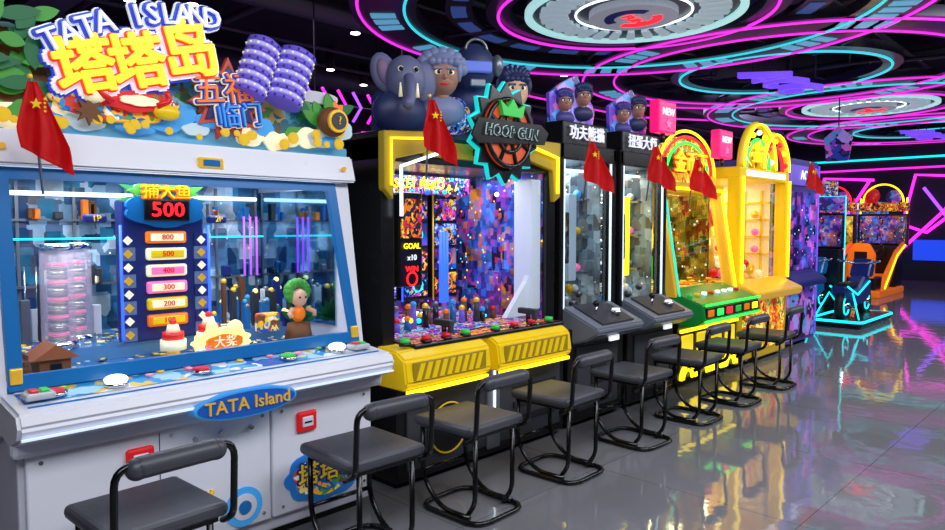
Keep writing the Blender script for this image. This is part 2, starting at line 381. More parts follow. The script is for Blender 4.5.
room()
ceiling_ring(-4.0, 6.57); ceiling_ring(-4.0, 10.65, False); ceiling_ring(-3.9, 14.75); ceiling_ring(-3.9, 19.1, False)
b = B('ceiling_neon_lines', (-4, 10, 3.9))
for P, mm in (([(-8.6, 8, 3.95), (-8.6, 14, 3.95), (-7.4, 16, 3.95)], R_MG),
              ([(-.8, 7, 3.9), (-.8, 12, 3.9), (-1.5, 13, 3.9), (-1.5, 19, 3.9)], R_CY),
              ([(-1.1, 7, 3.9), (-1.1, 11.8, 3.9), (-1.9, 13, 3.9), (-1.9, 19, 3.9)], R_MG),
              ([(-6.6, 16.9, 3.9), (-2, 17.2, 3.9)], R_MG), ([(-7, 20.6, 3.9), (-1, 20.9, 3.9)], R_CY)):
    b.tube(P, .02, mm)
b.done()
b = B('ceiling_duct', (-6, 5, 4.1)); DU = mat('duct_metal', c(86, 88, 108), .45, .2)
for x, r in ((-7.2, .16), (-1.2, .2), (-10.5, .18)):
    b.tube([(x, -4.9, 4.08), (x, 21.9, 4.08)], r, DU, seg=14)
for y in (1.2, 2.9, 4.4, 9, 12.6, 17):
    b.tube([(-12.9, y, 4.14), (4.9, y, 4.14)], .05, DU)
for x in (-5.7, -6.2, -2.7, -8.7, -9.6):
    b.tube([(x, -4.9, 4.05), (x, 21.9, 4.05)], .035, DU)
b.box((-9.2, 2.2, 3.9), (-8.2, 2.6, 4.2), DU); b.done()
b = B('ceiling_downlight', (-5, 5, 4.2))
for x, y in ((-7.4, 5.5), (-7.75, 3.54), (-6.6, 3.7), (-9.4, 6.5), (-8.1, 3.0), (-6.4, 2.2), (-7.0, 9.4), (-10.5, 9.5), (-1.9, 9.8), (-9, 12), (-6.7, 13.2), (-5.0, 1.6), (-11, 5), (-8.4, 7.9), (-7.2, 4.6), (-10, 7.6)):
    b.cyl((x, y, 4.12), .07, .34, BLACKM); b.cyl((x, y, 3.945), .06, .012, neon('lamp_white', c(240, 240, 255), 8))
b.done()
b = B('exit_sign', (-8.3, 6.6, 3.65)); EG0 = neon('exit_green', c(30, 120, 70), .5); b.box((-8.3, 6.5, 3.62), (-8.26, 6.76, 3.74), EG0, .005)
b.text('EXIT', .09, (-8.25, 6.63, 3.68), mat('exit_text', c(200, 240, 220), .5, 0, .5), .003); b.tube([(-8.28, 6.53, 3.73), (-8.28, 6.53, 4.3)], .008, DGREY); b.tube([(-8.28, 6.73, 3.73), (-8.28, 6.73, 4.3)], .008, DGREY); b.done()

# ---------------------------------------------------------------- stools
def stool(x, y, rot=0):
    b = B('arcade_stool', (x, y, 0)); w = .185; fr = -.24; bk = .19
    PAD = mat('stool_vinyl', c(66, 68, 77), .42); TB = mat('stool_tube', c(10, 10, 13), .25)
    o = lambda px, py, pz: (x+px, y+py, pz)
    b.box(o(fr, -w-.025, .448), o(bk-.01, w+.025, .502), PAD, .024, seg=3)
    b.tube(fillet([o(fr+.004, -w-.021, .475), o(bk-.014, -w-.021, .475), o(bk-.014, w+.021, .475), o(fr+.004, w+.021, .475)], .03, True), .004, TB, True, 6)
    b.box(o(fr+.02, -w+.01, .43), o(bk-.03, w-.01, .452), TB, .004)
    P = fillet([o(bk-.06, -w-.02, .42), o(bk+.02, -w-.02, .46), o(bk+.035, -w-.02, .735), o(bk+.035, w+.02, .735), o(bk+.02, w+.02, .46), o(bk-.06, w+.02, .42)], .06)
    b.tube(P, .013, TB)
    b.tube([o(bk+.035, -.135, .72), o(bk+.035, -.12, .722), o(bk+.035, .12, .722), o(bk+.035, .135, .72)], .037, PAD, seg=14)
    b.sph(o(bk+.035, -.135, .72), .037, PAD); b.sph(o(bk+.035, .135, .72), .037, PAD)
    b.tube(fillet([o(fr+.02, -w, .014), o(bk+.02, -w, .014), o(bk+.02, w, .014), o(fr+.02, w, .014)], .1, True), .014, TB, True)
    for q in (-1, 1):
        b.tube(fillet([o(fr+.03, q*(w-.02), .43), o(fr+.03, q*(w-.02), .16), o(fr+.16, q*(w-.02), .03), o(bk-.06, q*(w-.02), .03)], .08), .013, TB)
        b.tube(fillet([o(bk-.04, q*(w-.04), .43), o(bk-.04, q*(w-.04), .1), o(bk-.1, q*(w-.04), .02)], .05), .013, TB)
    b.tube([o(fr+.03, -w+.02, .2), o(fr+.03, w-.02, .2)], .011, TB)
    ob = b.done(); ob.rotation_euler[2] = rot
for y, r in ((.96, .04), (1.92, -.03), (2.62, .02), (3.4, .03), (4.24, -.04), (5.05, .02), (5.8, 0), (6.62, .03)):
    stool(-2.53, y, r)

# ---------------------------------------------------------------- flags
def flag(x, y, z, s=1.0, wd=1.0):
    b = B('red_flag', (x, y, z)); base = Vector((x, y, z)); pd = Vector((.2, -.12, .97)).normalized()
    top = base+pd*.42*s; sd = Vector((.5, .86, 0))
    b.tube([base, top], .005*s, GREY); b.sph(top, .009*s, GOLD, 8, 6)
    t = bmesh.new(); nu, nv = 13, 14; V = []
    for i in range(nu):
        row = []
        for j in range(nv):
            u = i/(nu-1); v = j/(nv-1)
            w = (.03+.14*min(1, v*1.4))*wd
            fold = .02*math.sin(u*12+v*3)*(.3+v)
            p = top+(sd*((u-.4)*w+.03*v)+Vector((.86, -.5, 0))*fold+Vector((.012, 0, -(.02+.33*v*(.7+.3*u)))))*s
            row.append(t.verts.new(p))
        V.append(row)
    for i in range(nu-1):
        for j in range(nv-1): t.faces.new((V[i][j], V[i+1][j], V[i+1][j+1], V[i][j+1]))
    bmesh.ops.solidify(t, geom=t.faces[:], thickness=.002)
    b.merge(t, FLAG, True)
    n0 = len(b.bm.verts); q = top+Vector((.03, .01, -.1))*s
    b.prism(star(q.y, q.z, .02*s, .008*s), q.x, q.x+.008, YEL)
    for k in range(4):
        b.prism(star(q.y+.027*s, q.z+.018*s-k*.014*s, .005*s, .0025*s), q.x, q.x+.008, YEL)
    b.turn(n0, q, -.5)
    b.done()

def head(b, x, y, z, r, skin, hair, style=0, ang=-.6):
    n0 = len(b.bm.verts)
    b.sph((x, y, z), (r*.8, r*.8, r), skin); b.sph((x+.1*r, y, z-.35*r), (r*.68, r*.62, r*.6), skin)
    b.sph((x-.2*r, y, z+.3*r), (r*.86, r*.98, r*.9), hair)
    for q in (-1, 1):
        b.sph((x+.7*r, y+q*.3*r, z+.02*r), (r*.1, r*.17, r*.12), CREAM, 10, 8)
        b.sph((x+.79*r, y+q*.28*r, z+.02*r), (r*.05, r*.09, r*.1), BLACK, 8, 6)
        b.sph((x-.05*r, y+q*.82*r, z-.05*r), (r*.15, r*.12, r*.22), skin, 8, 6)
        b.box((x+.66*r, y+q*.3*r-.2*r, z+.16*r), (x+.84*r, y+q*.3*r+.2*r, z+.24*r), hair)
        b.sph((x+.1*r, y+q*.75*r, z+.25*r), (r*.4, r*.22, r*.5), hair, 10, 8)
    b.sph((x+.82*r, y, z-.2*r), (r*.12, r*.1, r*.12), skin, 8, 6)
    b.sph((x+.72*r, y, z-.52*r), (r*.06, r*.22, r*.05), RED, 8, 6)
    n = 9
    for k in range(n):
        a = math.pi*k/(n-1)
        if style == 1: b.sph((x-.05*r, y+math.cos(a)*r*.95, z+.35*r+math.sin(a)*r*.7), r*.33, hair, 10, 8)
        else: b.cyl((x+.25*r, y+math.cos(a)*r*.6, z+.75*r+math.sin(a)*r*.3), r*.22, r*.6, hair, r2=.01, seg=8, rot=('X', -math.cos(a)*.8))
    for k in range(5): b.sph((x+.55*r, y+(k-2)*.28*r, z+.52*r), (r*.25, r*.22, r*.2), hair, 10, 8)
    b.cyl((x-.1*r, y, z-1.0*r), r*.35, r*.5, skin)
    b.sph((x-.15*r, y, z-1.65*r), (r*.6, r*1.15, r*.75), hair)
    b.turn(n0, (x, y, z), ang)

def coin(b, x, y, z, r, m=None, ax='X'):
    b.cyl((x, y, z), r, r*.35, m or GOLD, ax, seg=16); b.cyl((x+(r*.19 if ax == 'X' else 0), y, z+(r*.19 if ax == 'Z' else 0)), r*.65, r*.05, YEL, ax, seg=14)

# ---------------------------------------------------------------- machine 1
y0, y1 = .62, 2.30
b = B('coin_pusher_machine', (-3.5, 1.46, 0))
b.box((-4.15, y0+.03, .05), (-2.95, y1-.03, .72), WHITE2, .01)
b.box((-4.1, y0+.06, 0), (-3.0, y1-.06, .06), BLACKM)
b.box((-2.952, y0+.05, .12), (-2.92, 1.66, .66), WHITE, .008); b.box((-2.952, 1.67, .12), (-2.92, y1-.05, .66), WHITE, .008)
b.box((-2.953, 1.15, .14), (-2.917, 1.153, .64), DGREY)
for yy in (.72, 1.2, 1.62, 1.72, 2.2):
    for zz in (.16, .62): b.cyl((-2.918, yy, zz), .008, .006, CHROME, 'X', seg=10)
b.prismY([(-3.3, .74), (-2.9, .70), (-2.8, .74), (-2.775, .79), (-2.8, .84), (-3.12, .87), (-3.3, .87)], y0, y1, WHITE, .012)
b.box((-2.96, y0, .655), (-2.88, y1, .73), WHITE2, .02)
b.box((-2.79, y0+.01, .746), (-2.778, y1-.01, .754), mat('led_pale', c(210, 225, 255), .4, 0, .6))
b.box((-3.12, y0+.03, .862), (-3.06, y1-.03, .885), BLUE, .006)
b.quad([(-2.9, y0+.05, .8525), (-2.9, y1-.05, .8525), (-3.08, y1-.05, .8695), (-3.08, y0+.05, .8695)], A_DECK)
b.box((-2.86, y0+.05, .842), (-2.852, y1-.05, .85), BLUE)
for yy in (.78, 1.0, 1.35, 1.78, 2.06, 2.2):
    b.cyl((-2.95, yy, .865), .045, .016, CHROME); b.cyl((-2.95, yy, .875), .034, .014, CREAM if yy in (1.0, 2.06) else (RED if yy < 1.4 else GRN))
for yy in (1.0, 2.06):
    b.sph((-2.95, yy, .884), (.045, .045, .02), neon('button_glow', c(255, 250, 225), 1.6))
for k in range(16):
    coin(b, -3.02+R.uniform(-.04, .03), R.uniform(y0+.1, y1-.1), .872, .016, R.choice([GOLD, PINK, SKYB, GRN]), 'Z')
for yy in (.72, 2.17):
    b.box((-2.96, yy-.05, .862), (-2.88, yy+.05, .887), mat('pad_grey', c(190, 195, 205), .4), .008); b.box((-2.95, yy-.03, .887), (-2.9, yy, .897), RED, .004); b.box((-2.95, yy+.005, .887), (-2.9, yy+.035, .897), GRN, .004)
b.prism(blob(1.47, .735, .24, .062, 40, 2, .02), -2.9, -2.765, SKYB, .004); b.prism(blob(1.47, .735, .225, .05, 40, 2, .02), -2.766, -2.758, mat('sign_blue', c(24, 80, 170), .3, 0, .25))
b.text('TATA Island', .078, (-2.752, 1.47, .737), GOLD, .004)
for yy in (1.07, 1.85):
    b.box((-2.92, yy-.055, .5), (-2.9, yy+.055, .6), RED, .012); b.box((-2.902, yy-.03, .525), (-2.893, yy+.03, .575), WHITE, .005); b.box((-2.894, yy-.02, .545), (-2.89, yy+.02, .553), BLACK)
for yy in (1.3, 1.42, 1.56): b.cyl((-2.915, yy, .58), .011, .02, CHROME, 'X')
b.cyl((-2.917, 1.52, .22), .09, .008, SKYB, 'X', seg=30); b.cyl((-2.911, 1.52, .22), .06, .008, WHITE, 'X'); b.cyl((-2.905, 1.52, .22), .03, .008, BLUE, 'X')
b.prism(blob(1.97, .27, .22, .13, 40, 9, .12), -2.92, -2.912, mat('decal_blue', c(30, 120, 210), .4, 0, .1)); b.prism(blob(1.97, .27, .18, .1, 40, 7, .12, 1), -2.912, -2.907, A_TROP)
b.text('塔塔岛', .12, (-2.902, 1.97, .28), NAVY, .002, .01); b.text('塔塔岛', .12, (-2.895, 1.97, .28), YEL, .004)
b.prism(blob(1.0, .25, .16, .07, 30, 7, .15), -2.92, -2.913, SKYB); b.box((-2.918, 1.2, .2), (-2.914, 1.38, .34), A_TROP)
b.prismY([(-3.05, .87), (-3.2, 1.86), (-4.15, 1.86), (-4.15, .7), (-3.1, .7)], y0, y0+.03, WHITE)
b.prismY([(-3.05, .87), (-3.2, 1.86), (-4.15, 1.86), (-4.15, .7), (-3.1, .7)], y1-.03, y1, WHITE)
b.box((-4.15, y0, .7), (-4.12, y1, 1.86), WHITE)
b.box((-4.15, y0, 1.74), (-3.23, y1, 1.86), WHITE, .01)
b.prismY([(-3.12, 1.73), (-3.16, 1.87), (-3.26, 1.87), (-3.26, 1.73)], y0-.02, y1+.02, WHITE, .01)
b.box((-3.15, 1.44, 1.76), (-3.12, 1.56, 1.81), GOLD, .006); b.box((-3.122, 1.46, 1.77), (-3.115, 1.54, 1.8), BLUE, .003)
for yy in (y0+.06, y1-.06):
    b.cyl((-3.125, yy, 1.8), .012, .012, GOLD, 'X'); b.box((-3.06, yy-.02, .9), (-3.035, yy+.02, .96), GOLD, .004)
def fx(z): return -3.07-(z-.87)*.15
F = .055
def fq(P, m, th=.03):
    t = bmesh.new(); vs = [t.verts.new((fx(p[1]), p[0], p[1])) for p in P]; f = t.faces.new(vs)
    r = bmesh.ops.extrude_face_region(t, geom=[f]); bmesh.ops.translate(t, vec=(th, 0, 0), verts=[v for v in r['geom'] if isinstance(v, bmesh.types.BMVert)])
    bmesh.ops.recalc_face_normals(t, faces=t.faces[:]); b.merge(t, m)
a0, a1, zb, zt = y0+.035, y1-.03, .875, 1.725
fq([(a0, zb), (a1, zb), (a1-.05, zb+F), (a0+.05, zb+F)], BLUE); fq([(a0, zt), (a1-.06, zt), (a1-.11, zt-.045), (a0+.05, zt-.045)], BLUE)
fq([(a0, zb), (a0+.05, zb+F), (a0+.05, zt-.045), (a0, zt)], BLUE); fq([(a1, zb), (a1-.05, zb+F), (a1-.11, zt-.045), (a1-.06, zt)], BLUE)
fq([(a1, zb), (a1+.03, zb), (a1+.03, zt), (a1-.06, zt)], WHITE, .02)
b.quad([(fx(zb), a0, zb), (fx(zb), a1, zb), (fx(zt), a1, zt), (fx(zt), a0, zt)], GL)
b.tube([(-3.24, y0+.07, 1.715), (-3.24, y1-.07, 1.715)], .009, N_WH)
b.tube([(-4.05, y0+.07, 1.66), (-4.05, y1-.07, 1.66)], .012, N_WH)
# interior
b.box((-4.11, y0+.03, .86), (-4.09, y1-.03, 1.74), D_BLUE)
b.box((-4.1, y0+.032, .86), (-3.25, y0+.04, 1.7), D_BLUE); b.box((-4.09, y1-.04, .94), (-3.25, y1-.032, 1.7), MIRR)
for k in range(7):  # upright and level grey bars imitate reflections of other machines
    b.box((-4.08, y0+.05+k*.26, .93), (-4.07, y0+.065+k*.26, 1.72), GREY)
for zz in (1.18, 1.52): b.box((-4.08, y0+.05, zz), (-4.05, y1-.05, zz+.012), GREY)
for k in range(40):
    yy = R.uniform(y0+.1, y1-.1); zz = R.choice([1.19, 1.53]); h = R.uniform(.03, .11); w = R.uniform(.02, .05)
    b.box((-4.06, yy, zz), (-4.02, yy+w, zz+h), R.choice([BLUE, GREY, GREY, NAVY, BROWN, DGREY, BLUE, CREAM, ORG]), .006)
b.box((-4.1, y0+.03, .8), (-3.1, y1-.03, .86), mat('playfield_blue', c(60, 110, 160), .2, 0, .1))
b.box((-4.1, y0+.05, .86), (-3.55, y1-.05, .93), mat('pusher_deck', c(90, 140, 190), .2, .3, .15))
for k in range(320):
    x = R.uniform(-4.0, -3.14); z = .862+(.07 if x < -3.57 else 0)
    coin(b, x, R.uniform(y0+.08, y1-.08), z+R.uniform(0, .014), R.uniform(.012, .02), R.choice([GOLD, GREY, GREY, SKYB, PURP, CREAM, CHROME]), 'Z')
b.box((-3.62, 1.24, .93), (-3.52, 1.64, 1.62), NAVY, .01)
TG = mat('tile_grey', c(90, 110, 150), .4, 0, .2)
for k in range(8):
    for yy in (1.26, 1.62):
        q = .97+k*.065
        b.box((-3.52, yy-.035, q-.032), (-3.512, yy+.035, q+.032), NAVY if k % 2 else TG)
        b.prism([(yy-.022, q), (yy, q-.022), (yy+.022, q), (yy, q+.022)], -3.512, -3.505, CREAM if k % 2 else GOLD)
for k in range(6):
    q = 1.0+k*.082; b.box((-3.52, 1.34, q), (-3.49, 1.54, q+.06), [ORG, YEL, PINK, CREAM, CREAM, ORG][k], .012); b.box((-3.49, 1.36, q+.012), (-3.484, 1.52, q+.048), [YEL, CREAM, CREAM, PINK, YEL, CREAM][k], .004)
    b.text(['100', '200', '300', '400', '500', '800'][k], .038, (-3.481, 1.44, q+.03), RED, .002)
b.tube([(-3.5, 1.225, .95), (-3.5, 1.225, 1.5)], .007, N_BL); b.tube([(-3.5, 1.655, .95), (-3.5, 1.655, 1.5)], .007, N_BL)
b.prism(blob(1.44, 1.575, .18, .08, 40, 6, .12), -3.53, -3.49, BLUE); b.box((-3.49, 1.33, 1.52), (-3.475, 1.55, 1.625), BLACK, .006)
b.text('500', .1, (-3.468, 1.44, 1.572), N_RD, .003, .001, sx=1.1)
b.prism(blob(1.44, 1.665, .15, .04, 40, 9, .15), -3.53, -3.5, LEAF); b.text('捕大鱼', .08, (-3.485, 1.44, 1.66), ORG, .004, .006); b.text('捕大鱼', .08, (-3.475, 1.44, 1.66), YEL, .006)
for k in range(10): leaf(b, -3.54, 1.44, 1.62, math.pi*k/9, .22, .02, LEAF if k % 2 else LEAF2)
for sgn in (-1, 1):
    b.box((-3.6, 1.44+sgn*.3-.05, 1.51), (-3.56, 1.44+sgn*.3+.05, 1.55), NAVY, .01); b.text('1P' if sgn < 0 else '2P', .04, (-3.55, 1.44+sgn*.3, 1.53), YEL, .002)
for yy, zz in ((1.42, .95), (1.6, .97)):
    b.cyl((-3.4, yy, zz-.03), .06, .05, CREAM); b.cyl((-3.4, yy, zz+.012), .05, .04, RED); b.cyl((-3.4, yy, zz+.05), .034, .035, CREAM, r2=.024); b.sph((-3.4, yy, zz+.08), .016, RED)
    b.cyl((-3.4, yy, zz-.075), .03, .06, GOLD)
GLW = mat('glow_gold', c(255, 232, 140), .4, 0, .9)
b.prism(blob(1.6, .93, .13, .06, 50, 11, .18), -3.28, -3.24, GLW, .004); b.prism(blob(1.6, .93, .09, .035, 30, 6, .1), -3.24, -3.225, ORG)
b.sph((-3.26, 1.67, .985), (.03, .04, .045), GLW); b.sph((-3.26, 1.55, .995), (.025, .03, .04), GLW)
for k in range(7): b.sph((-3.24, 1.48+k*.04, .9+.015*math.sin(k*2)), .018, R.choice([GLW, CREAM, PINK]), 8, 6)
b.text('大奖', .06, (-3.22, 1.6, .93), CREAM, .003)
b.sph((-3.36, 2.1, 1.1), (.04, .045, .05), SKIN); b.sph((-3.37, 2.1, 1.01), (.035, .04, .045), ORG)
for k in range(14):
    a = k*.449; b.sph((-3.38, 2.1+math.cos(a)*.055, 1.135+math.sin(a)*.045), .03, LEAF, 8, 6)
for q in (-1, 1): b.sph((-3.322, 2.1+q*.018, 1.105), .007, BLACK, 6, 5); b.tube([(-3.36, 2.1+q*.045, 1.04), (-3.33, 2.1+q*.08, 1.02), (-3.32, 2.1+q*.07, 1.0)], .013, SKIN)
b.cyl((-3.37, 2.1, .91), .08, .1, BROWN, r2=.06); b.box((-3.42, 1.86, .93), (-3.36, 1.98, 1.03), A_TROP, .01)
for k in range(6): leaf(b, -3.45, 2.15, .95, .3+k*.45, .13, .02, LEAF2)
AC = acryl('acrylic_clear', c(225, 210, 230))
for yy, xx in ((1.1, -3.75), (.98, -3.6)):
    b.cyl((xx, yy, 1.16), .07, .46, AC, seg=24); b.cyl((xx, yy, 1.4), .075, .03, CHROME); b.cyl((xx, yy, .95), .08, .04, CHROME)
    for k in range(18): coin(b, xx, yy, .98+k*.02, .042, [GREY, PINK, GREY, CHROME][k % 4], 'Z')
for k in range(8): b.tube([(-3.9, .72+k*.05, .93), (-3.9, .72+k*.05, 1.3)], .004, CHROME)
b.box((-3.35, .8, .87), (-3.22, .92, .95), BROWN, .005); b.prism([(.77, .95), (.95, .95), (.86, 1.01)], -3.37, -3.2, mat('roof_brown', c(150, 85, 50), .6, 0, .1)); b.box((-3.22, .84, .88), (-3.21, .88, .93), BLACK)
for k in range(5): b.box((-3.3, .7+k*.014, .87+k*.022), (-3.2, .78-k*.005, .89+k*.022), BROWN, .003)
for yy in (2.04, 2.08, 2.12): b.tube([(-3.85, yy, 1.2), (-3.85, yy, 1.55)], .006, N_PU)
b.tube([(-3.95, .8, 1.43), (-3.95, 2.22, 1.43)], .005, N_CY)
for k in range(30):
    yy = R.uniform(1.72, 2.2); xx = R.uniform(-4.0, -3.5); h = R.uniform(.06, .26); w = R.uniform(.02, .06)
    b.box((xx, yy, .93), (xx+.03, yy+w, .93+h), R.choice([NAVY, BLUE, DGREY, BROWN, GREY, BLUE, WHITE]), .004)
    b.sph((xx+.02, yy+w/2, .93+h), .016, R.choice([GREY, GLW, GOLD, SKYB]), 8, 6)
for k in range(20):
    yy = R.uniform(.7, 1.22); xx = R.uniform(-4.0, -3.8); h = R.uniform(.06, .3); w = R.uniform(.02, .06)
    b.box((xx, yy, .93), (xx+.03, yy+w, .93+h), R.choice([NAVY, SKYB, WHITE, BROWN, GREY, DGREY]), .004)
for k in range(9): b.box((-3.3, .75+k*.16, .868), (-3.22, .83+k*.16, .885), R.choice([SKYB, WHITE, GREY]), .004)
b.done()

# topper of machine 1
b = B('tropical_island_topper_sign', (-3.4, 1.46, 1.872)); X = -3.25
b.prism([(.6, 1.876), (2.32, 1.876), (2.33, 2.0), (2.26, 2.1), (2.0, 2.14), (1.7, 2.16), (1.55, 2.3), (1.3, 2.36), (.9, 2.25), (.75, 2.3), (.6, 2.28)], X-.1, X-.02, A_ISLE)
b.prism([(.58, 1.876), (2.34, 1.876), (2.34, 1.92), (2.2, 1.95), (1.9, 1.93), (1.6, 1.97), (1.3, 1.93), (1.0, 1.97), (.7, 1.93), (.58, 1.96)], X-.02, X+.01, mat('water_cyan', c(100, 175, 215), .3, 0, .15))
for k in range(26):
    yy = .6+k*.067; m = R.choice([SKYB, CREAM, LEAF, SKYB, SKYB, mat('foam', c(200, 225, 235), .4, 0, .15)])
    b.prism(blob(yy, R.uniform(1.92, 2.02), R.uniform(.05, .08), R.uniform(.025, .05), 24, 5, .15, k), X+.005+.0015*k, X+.02+.0015*k, m)
for k in range(30):
    yy = R.uniform(.6, 2.3); coin(b, X+.08, yy, 1.905+R.uniform(0, .04)+(.06 if R.random() < .2 else 0), R.uniform(.014, .03), GOLD)
# jungle hill with waterfall on the left
b.prism([(.58, 1.95), (.58, 2.42), (.66, 2.4), (.7, 2.28), (.78, 2.24), (.88, 2.1), (.9, 1.95)], X-.02, X+.005, BROWN)
b.prism([(.62, 2.0), (.63, 2.36), (.66, 2.36), (.69, 2.0)], X+.005, X+.012, mat('waterfall', c(170, 215, 235), .3, 0, .2))
for k in range(34):
    leaf(b, X+.012+.002*k, .66+R.uniform(-.07, .16), 2.1+R.uniform(-.1, .24), R.uniform(-.4, 3.5), R.uniform(.09, .17), .028, R.choice([LEAF, LEAF2, LEAF]))
for k in range(16):
    leaf(b, X+.01+.002*k, 2.2+R.uniform(-.12, .05), 2.02+R.uniform(-.07, .08), R.uniform(.3, 2.9), R.uniform(.1, .17), .03, R.choice([LEAF, LEAF2, ORG, LEAF]))
b.prism(blob(1.13, 2.02, .25, .075, 50, 9, .1), X+.03, X+.06, A_TROP, .004)
b.prism(blob(1.18, 2.03, .11, .04, 40, 6, .15), X+.06, X+.085, RED); b.prism(blob(1.2, 2.035, .075, .02, 30, 6, .15), X+.085, X+.1, CREAM)
b.sph((X+.08, 1.02, 2.04), (.03, .05, .035), CREAM); b.sph((X+.08, 1.32, 2.0), (.03, .06, .035), YEL); b.prism(star(1.0, 1.97, .06, .03, 8), X+.07, X+.09, BROWN)
for q in (-1, 1): b.tube(fillet([(X+.1, 1.18+q*.09, 2.02), (X+.1, 1.18+q*.15, 2.05), (X+.1, 1.18+q*.13, 2.09)], .03), .013, RED)
b.prism(star(1.63, 2.1, .2, .13, 11), X+.02, X+.05, mat('burst_rust', c(190, 70, 60), .5, 0, .2)); b.prism(star(1.63, 2.1, .16, .11, 11), X+.05, X+.06, NAVY)
DB = mat('deep_blue', c(20, 50, 180), .4, 0, .4)
for tx, sz, yy, zz in (('五福', .15, 1.59, 2.13), ('临门', .12, 1.67, 2.02)):
    b.text(tx, sz, (X+.07, yy, zz), CREAM, .004, .011, .15); b.text(tx, sz, (X+.078, yy, zz), DB, .004, .006, .15); b.text(tx, sz, (X+.09, yy, zz), ORG if sz > .14 else SKYB, .006, 0, .15)
roll = .27
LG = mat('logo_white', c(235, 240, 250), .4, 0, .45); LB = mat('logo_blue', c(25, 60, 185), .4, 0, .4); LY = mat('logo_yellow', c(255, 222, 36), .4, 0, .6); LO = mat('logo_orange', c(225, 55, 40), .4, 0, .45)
for ch, sz, yy, zz in (('塔', .24, .985, 2.135), ('塔', .24, 1.195, 2.185), ('岛', .265, 1.42, 2.27)):
    b.text(ch, sz, (X+.06, yy, zz), LB, .006, .038, roll); b.text(ch, sz, (X+.08, yy, zz), LG, .006, .029, roll); b.text(ch, sz, (X+.1, yy, zz), LO, .006, .014, roll); b.text(ch, sz, (X+.115, yy, zz), LY, .006, .007, roll)
word = 'TATA ISLAND'
for i, ch in enumerate(word):
    if ch == ' ': continue
    t = i/(len(word)-1); yy = .86+t*.66; zz = 2.225+t*.215+.055*math.sin(math.pi*t); rr = .5-.45*t
    b.text(ch, .125, (X+.085, yy, zz), LG, .006, .017, rr); b.text(ch, .125, (X+.1, yy, zz), LB, .006, .011, rr); b.text(ch, .125, (X+.12, yy, zz), LG, .008, 0, rr)
for yy, zz, rr in ((1.76, 2.26, .08), (1.95, 2.24, .09)):
    for k in range(11):
        o = (k-5)*.026; b.cyl((X+.08, yy+o*.34, zz+o*.94), rr, .022, LILAC if k % 2 else PURP, 'Z', seg=24, rot=('X', -.35))
        for j in range(12):
            a = j*.5236+k*.26; b.sph((X+.08+rr*math.cos(a), yy+o*.34+rr*math.sin(a)*.94, zz+o*.94-rr*math.sin(a)*.34), .007, CREAM if k % 2 else NAVY, 6, 4)
    b.cyl((X+.08, yy+.15*.34, zz+.15*.94), rr*.7, .012, PURP, 'Z', rot=('X', -.35))
b.sph((X+.08, 2.2, 2.05), (.05, .09, .08), BROWN); b.cyl((X+.13, 2.2, 2.05), .06, .02, GOLD, 'X'); b.cyl((X+.142, 2.2, 2.05), .045, .01, DGREY, 'X'); b.text('?', .06, (X+.15, 2.2, 2.05), YEL, .004)
b.prism(blob(2.13, 2.18, .14, .03, 30, 4, .1), X+.0, X+.03, mat('cloud_grey', c(190, 190, 200), .5, 0, .2))
b.done()
flag(-3.08, .80, 1.62, 1.05)

# ---------------------------------------------------------------- machine 2
y0, y1 = 2.46, 4.04
b = B('prize_shooting_machine', (-3.5, 3.25, 0))
b.box((-4.3, y0+.02, .04), (-2.98, y1-.02, .62), BLACK, .01); b.box((-4.25, y0+.05, 0), (-3.05, y1-.05, .05), BLACKM)
b.box((-2.985, y0+.08, .1), (-2.965, 3.22, .58), DGREY, .008); b.box((-2.985, 3.28, .1), (-2.965, y1-.08, .58), DGREY, .008)
b.box((-2.97, 3.19, .08), (-2.95, 3.31, .6), GREY, .01); b.tube([(-2.945, 3.25, .3), (-2.945, 3.25, .58)], .007, N_WH)
b.cyl((-2.965, 2.85, .3), .16, .02, BLACK, 'X', seg=30); b.circ((-2.95, 2.85, .3), .15, .006, YELD, 'X', 30)
for k in range(3): b.box((-2.968, 3.45, .2+k*.1), (-2.955, 3.9, .24+k*.1), BLACKM)
for yy in (y0, y1-.09):
    b.box((-4.3, yy, .6), (-3.08, yy+.09, 2.0), BLACK, .008)
b.box((-4.3, y0, 1.86), (-3.08, y1, 2.03), BLACK, .01); b.box((-4.3, y0, .6), (-4.27, y1, 2), BLACK)
b.box((-3.1, y0+.3, 1.9), (-3.06, y1-.3, 2.0), YELO, .01)
for P in ([(y0-.01, 1.7), (y0+.05, 1.64), (y0+.07, 1.87), (y0+.42, 1.95), (y0+.42, 2.05), (y0-.01, 2.02)], [(y1+.01, 1.7), (y1-.06, 1.66), (y1-.08, 1.88), (y1-.42, 1.95), (y1-.42, 2.08), (y1+.01, 2.08)]):
    b.prism(P, -3.1, -3.04, YELO, .006)
b.tube([(-3.03, y0+.1, 1.55), (-3.03, y0+.1, 1.83), (-3.03, y0+.38, 1.92)], .01, N_WH); b.tube([(-3.02, y1-.05, 1.72), (-3.02, y1-.05, 1.97), (-3.02, y1-.3, 2.02)], .012, N_YE)
b.tube([(-3.03, y0+.03, 1.72), (-3.03, y0+.03, 1.98), (-3.03, y0+.3, 2.0)], .008, N_YE)
b.quad([(-3.1, y0+.09, .85), (-3.1, y1-.09, .85), (-3.1, y1-.09, 1.86), (-3.1, y0+.09, 1.86)], GL)
b.box((-4.26, y0+.09, .7), (-4.24, y1-.09, 1.86), D_CITY); b.box((-4.25, y1-.1, .7), (-3.12, y1-.092, 1.86), D_CITY); b.box((-4.25, y0+.09, .7), (-3.12, y1-.09, .82), A_NEON)
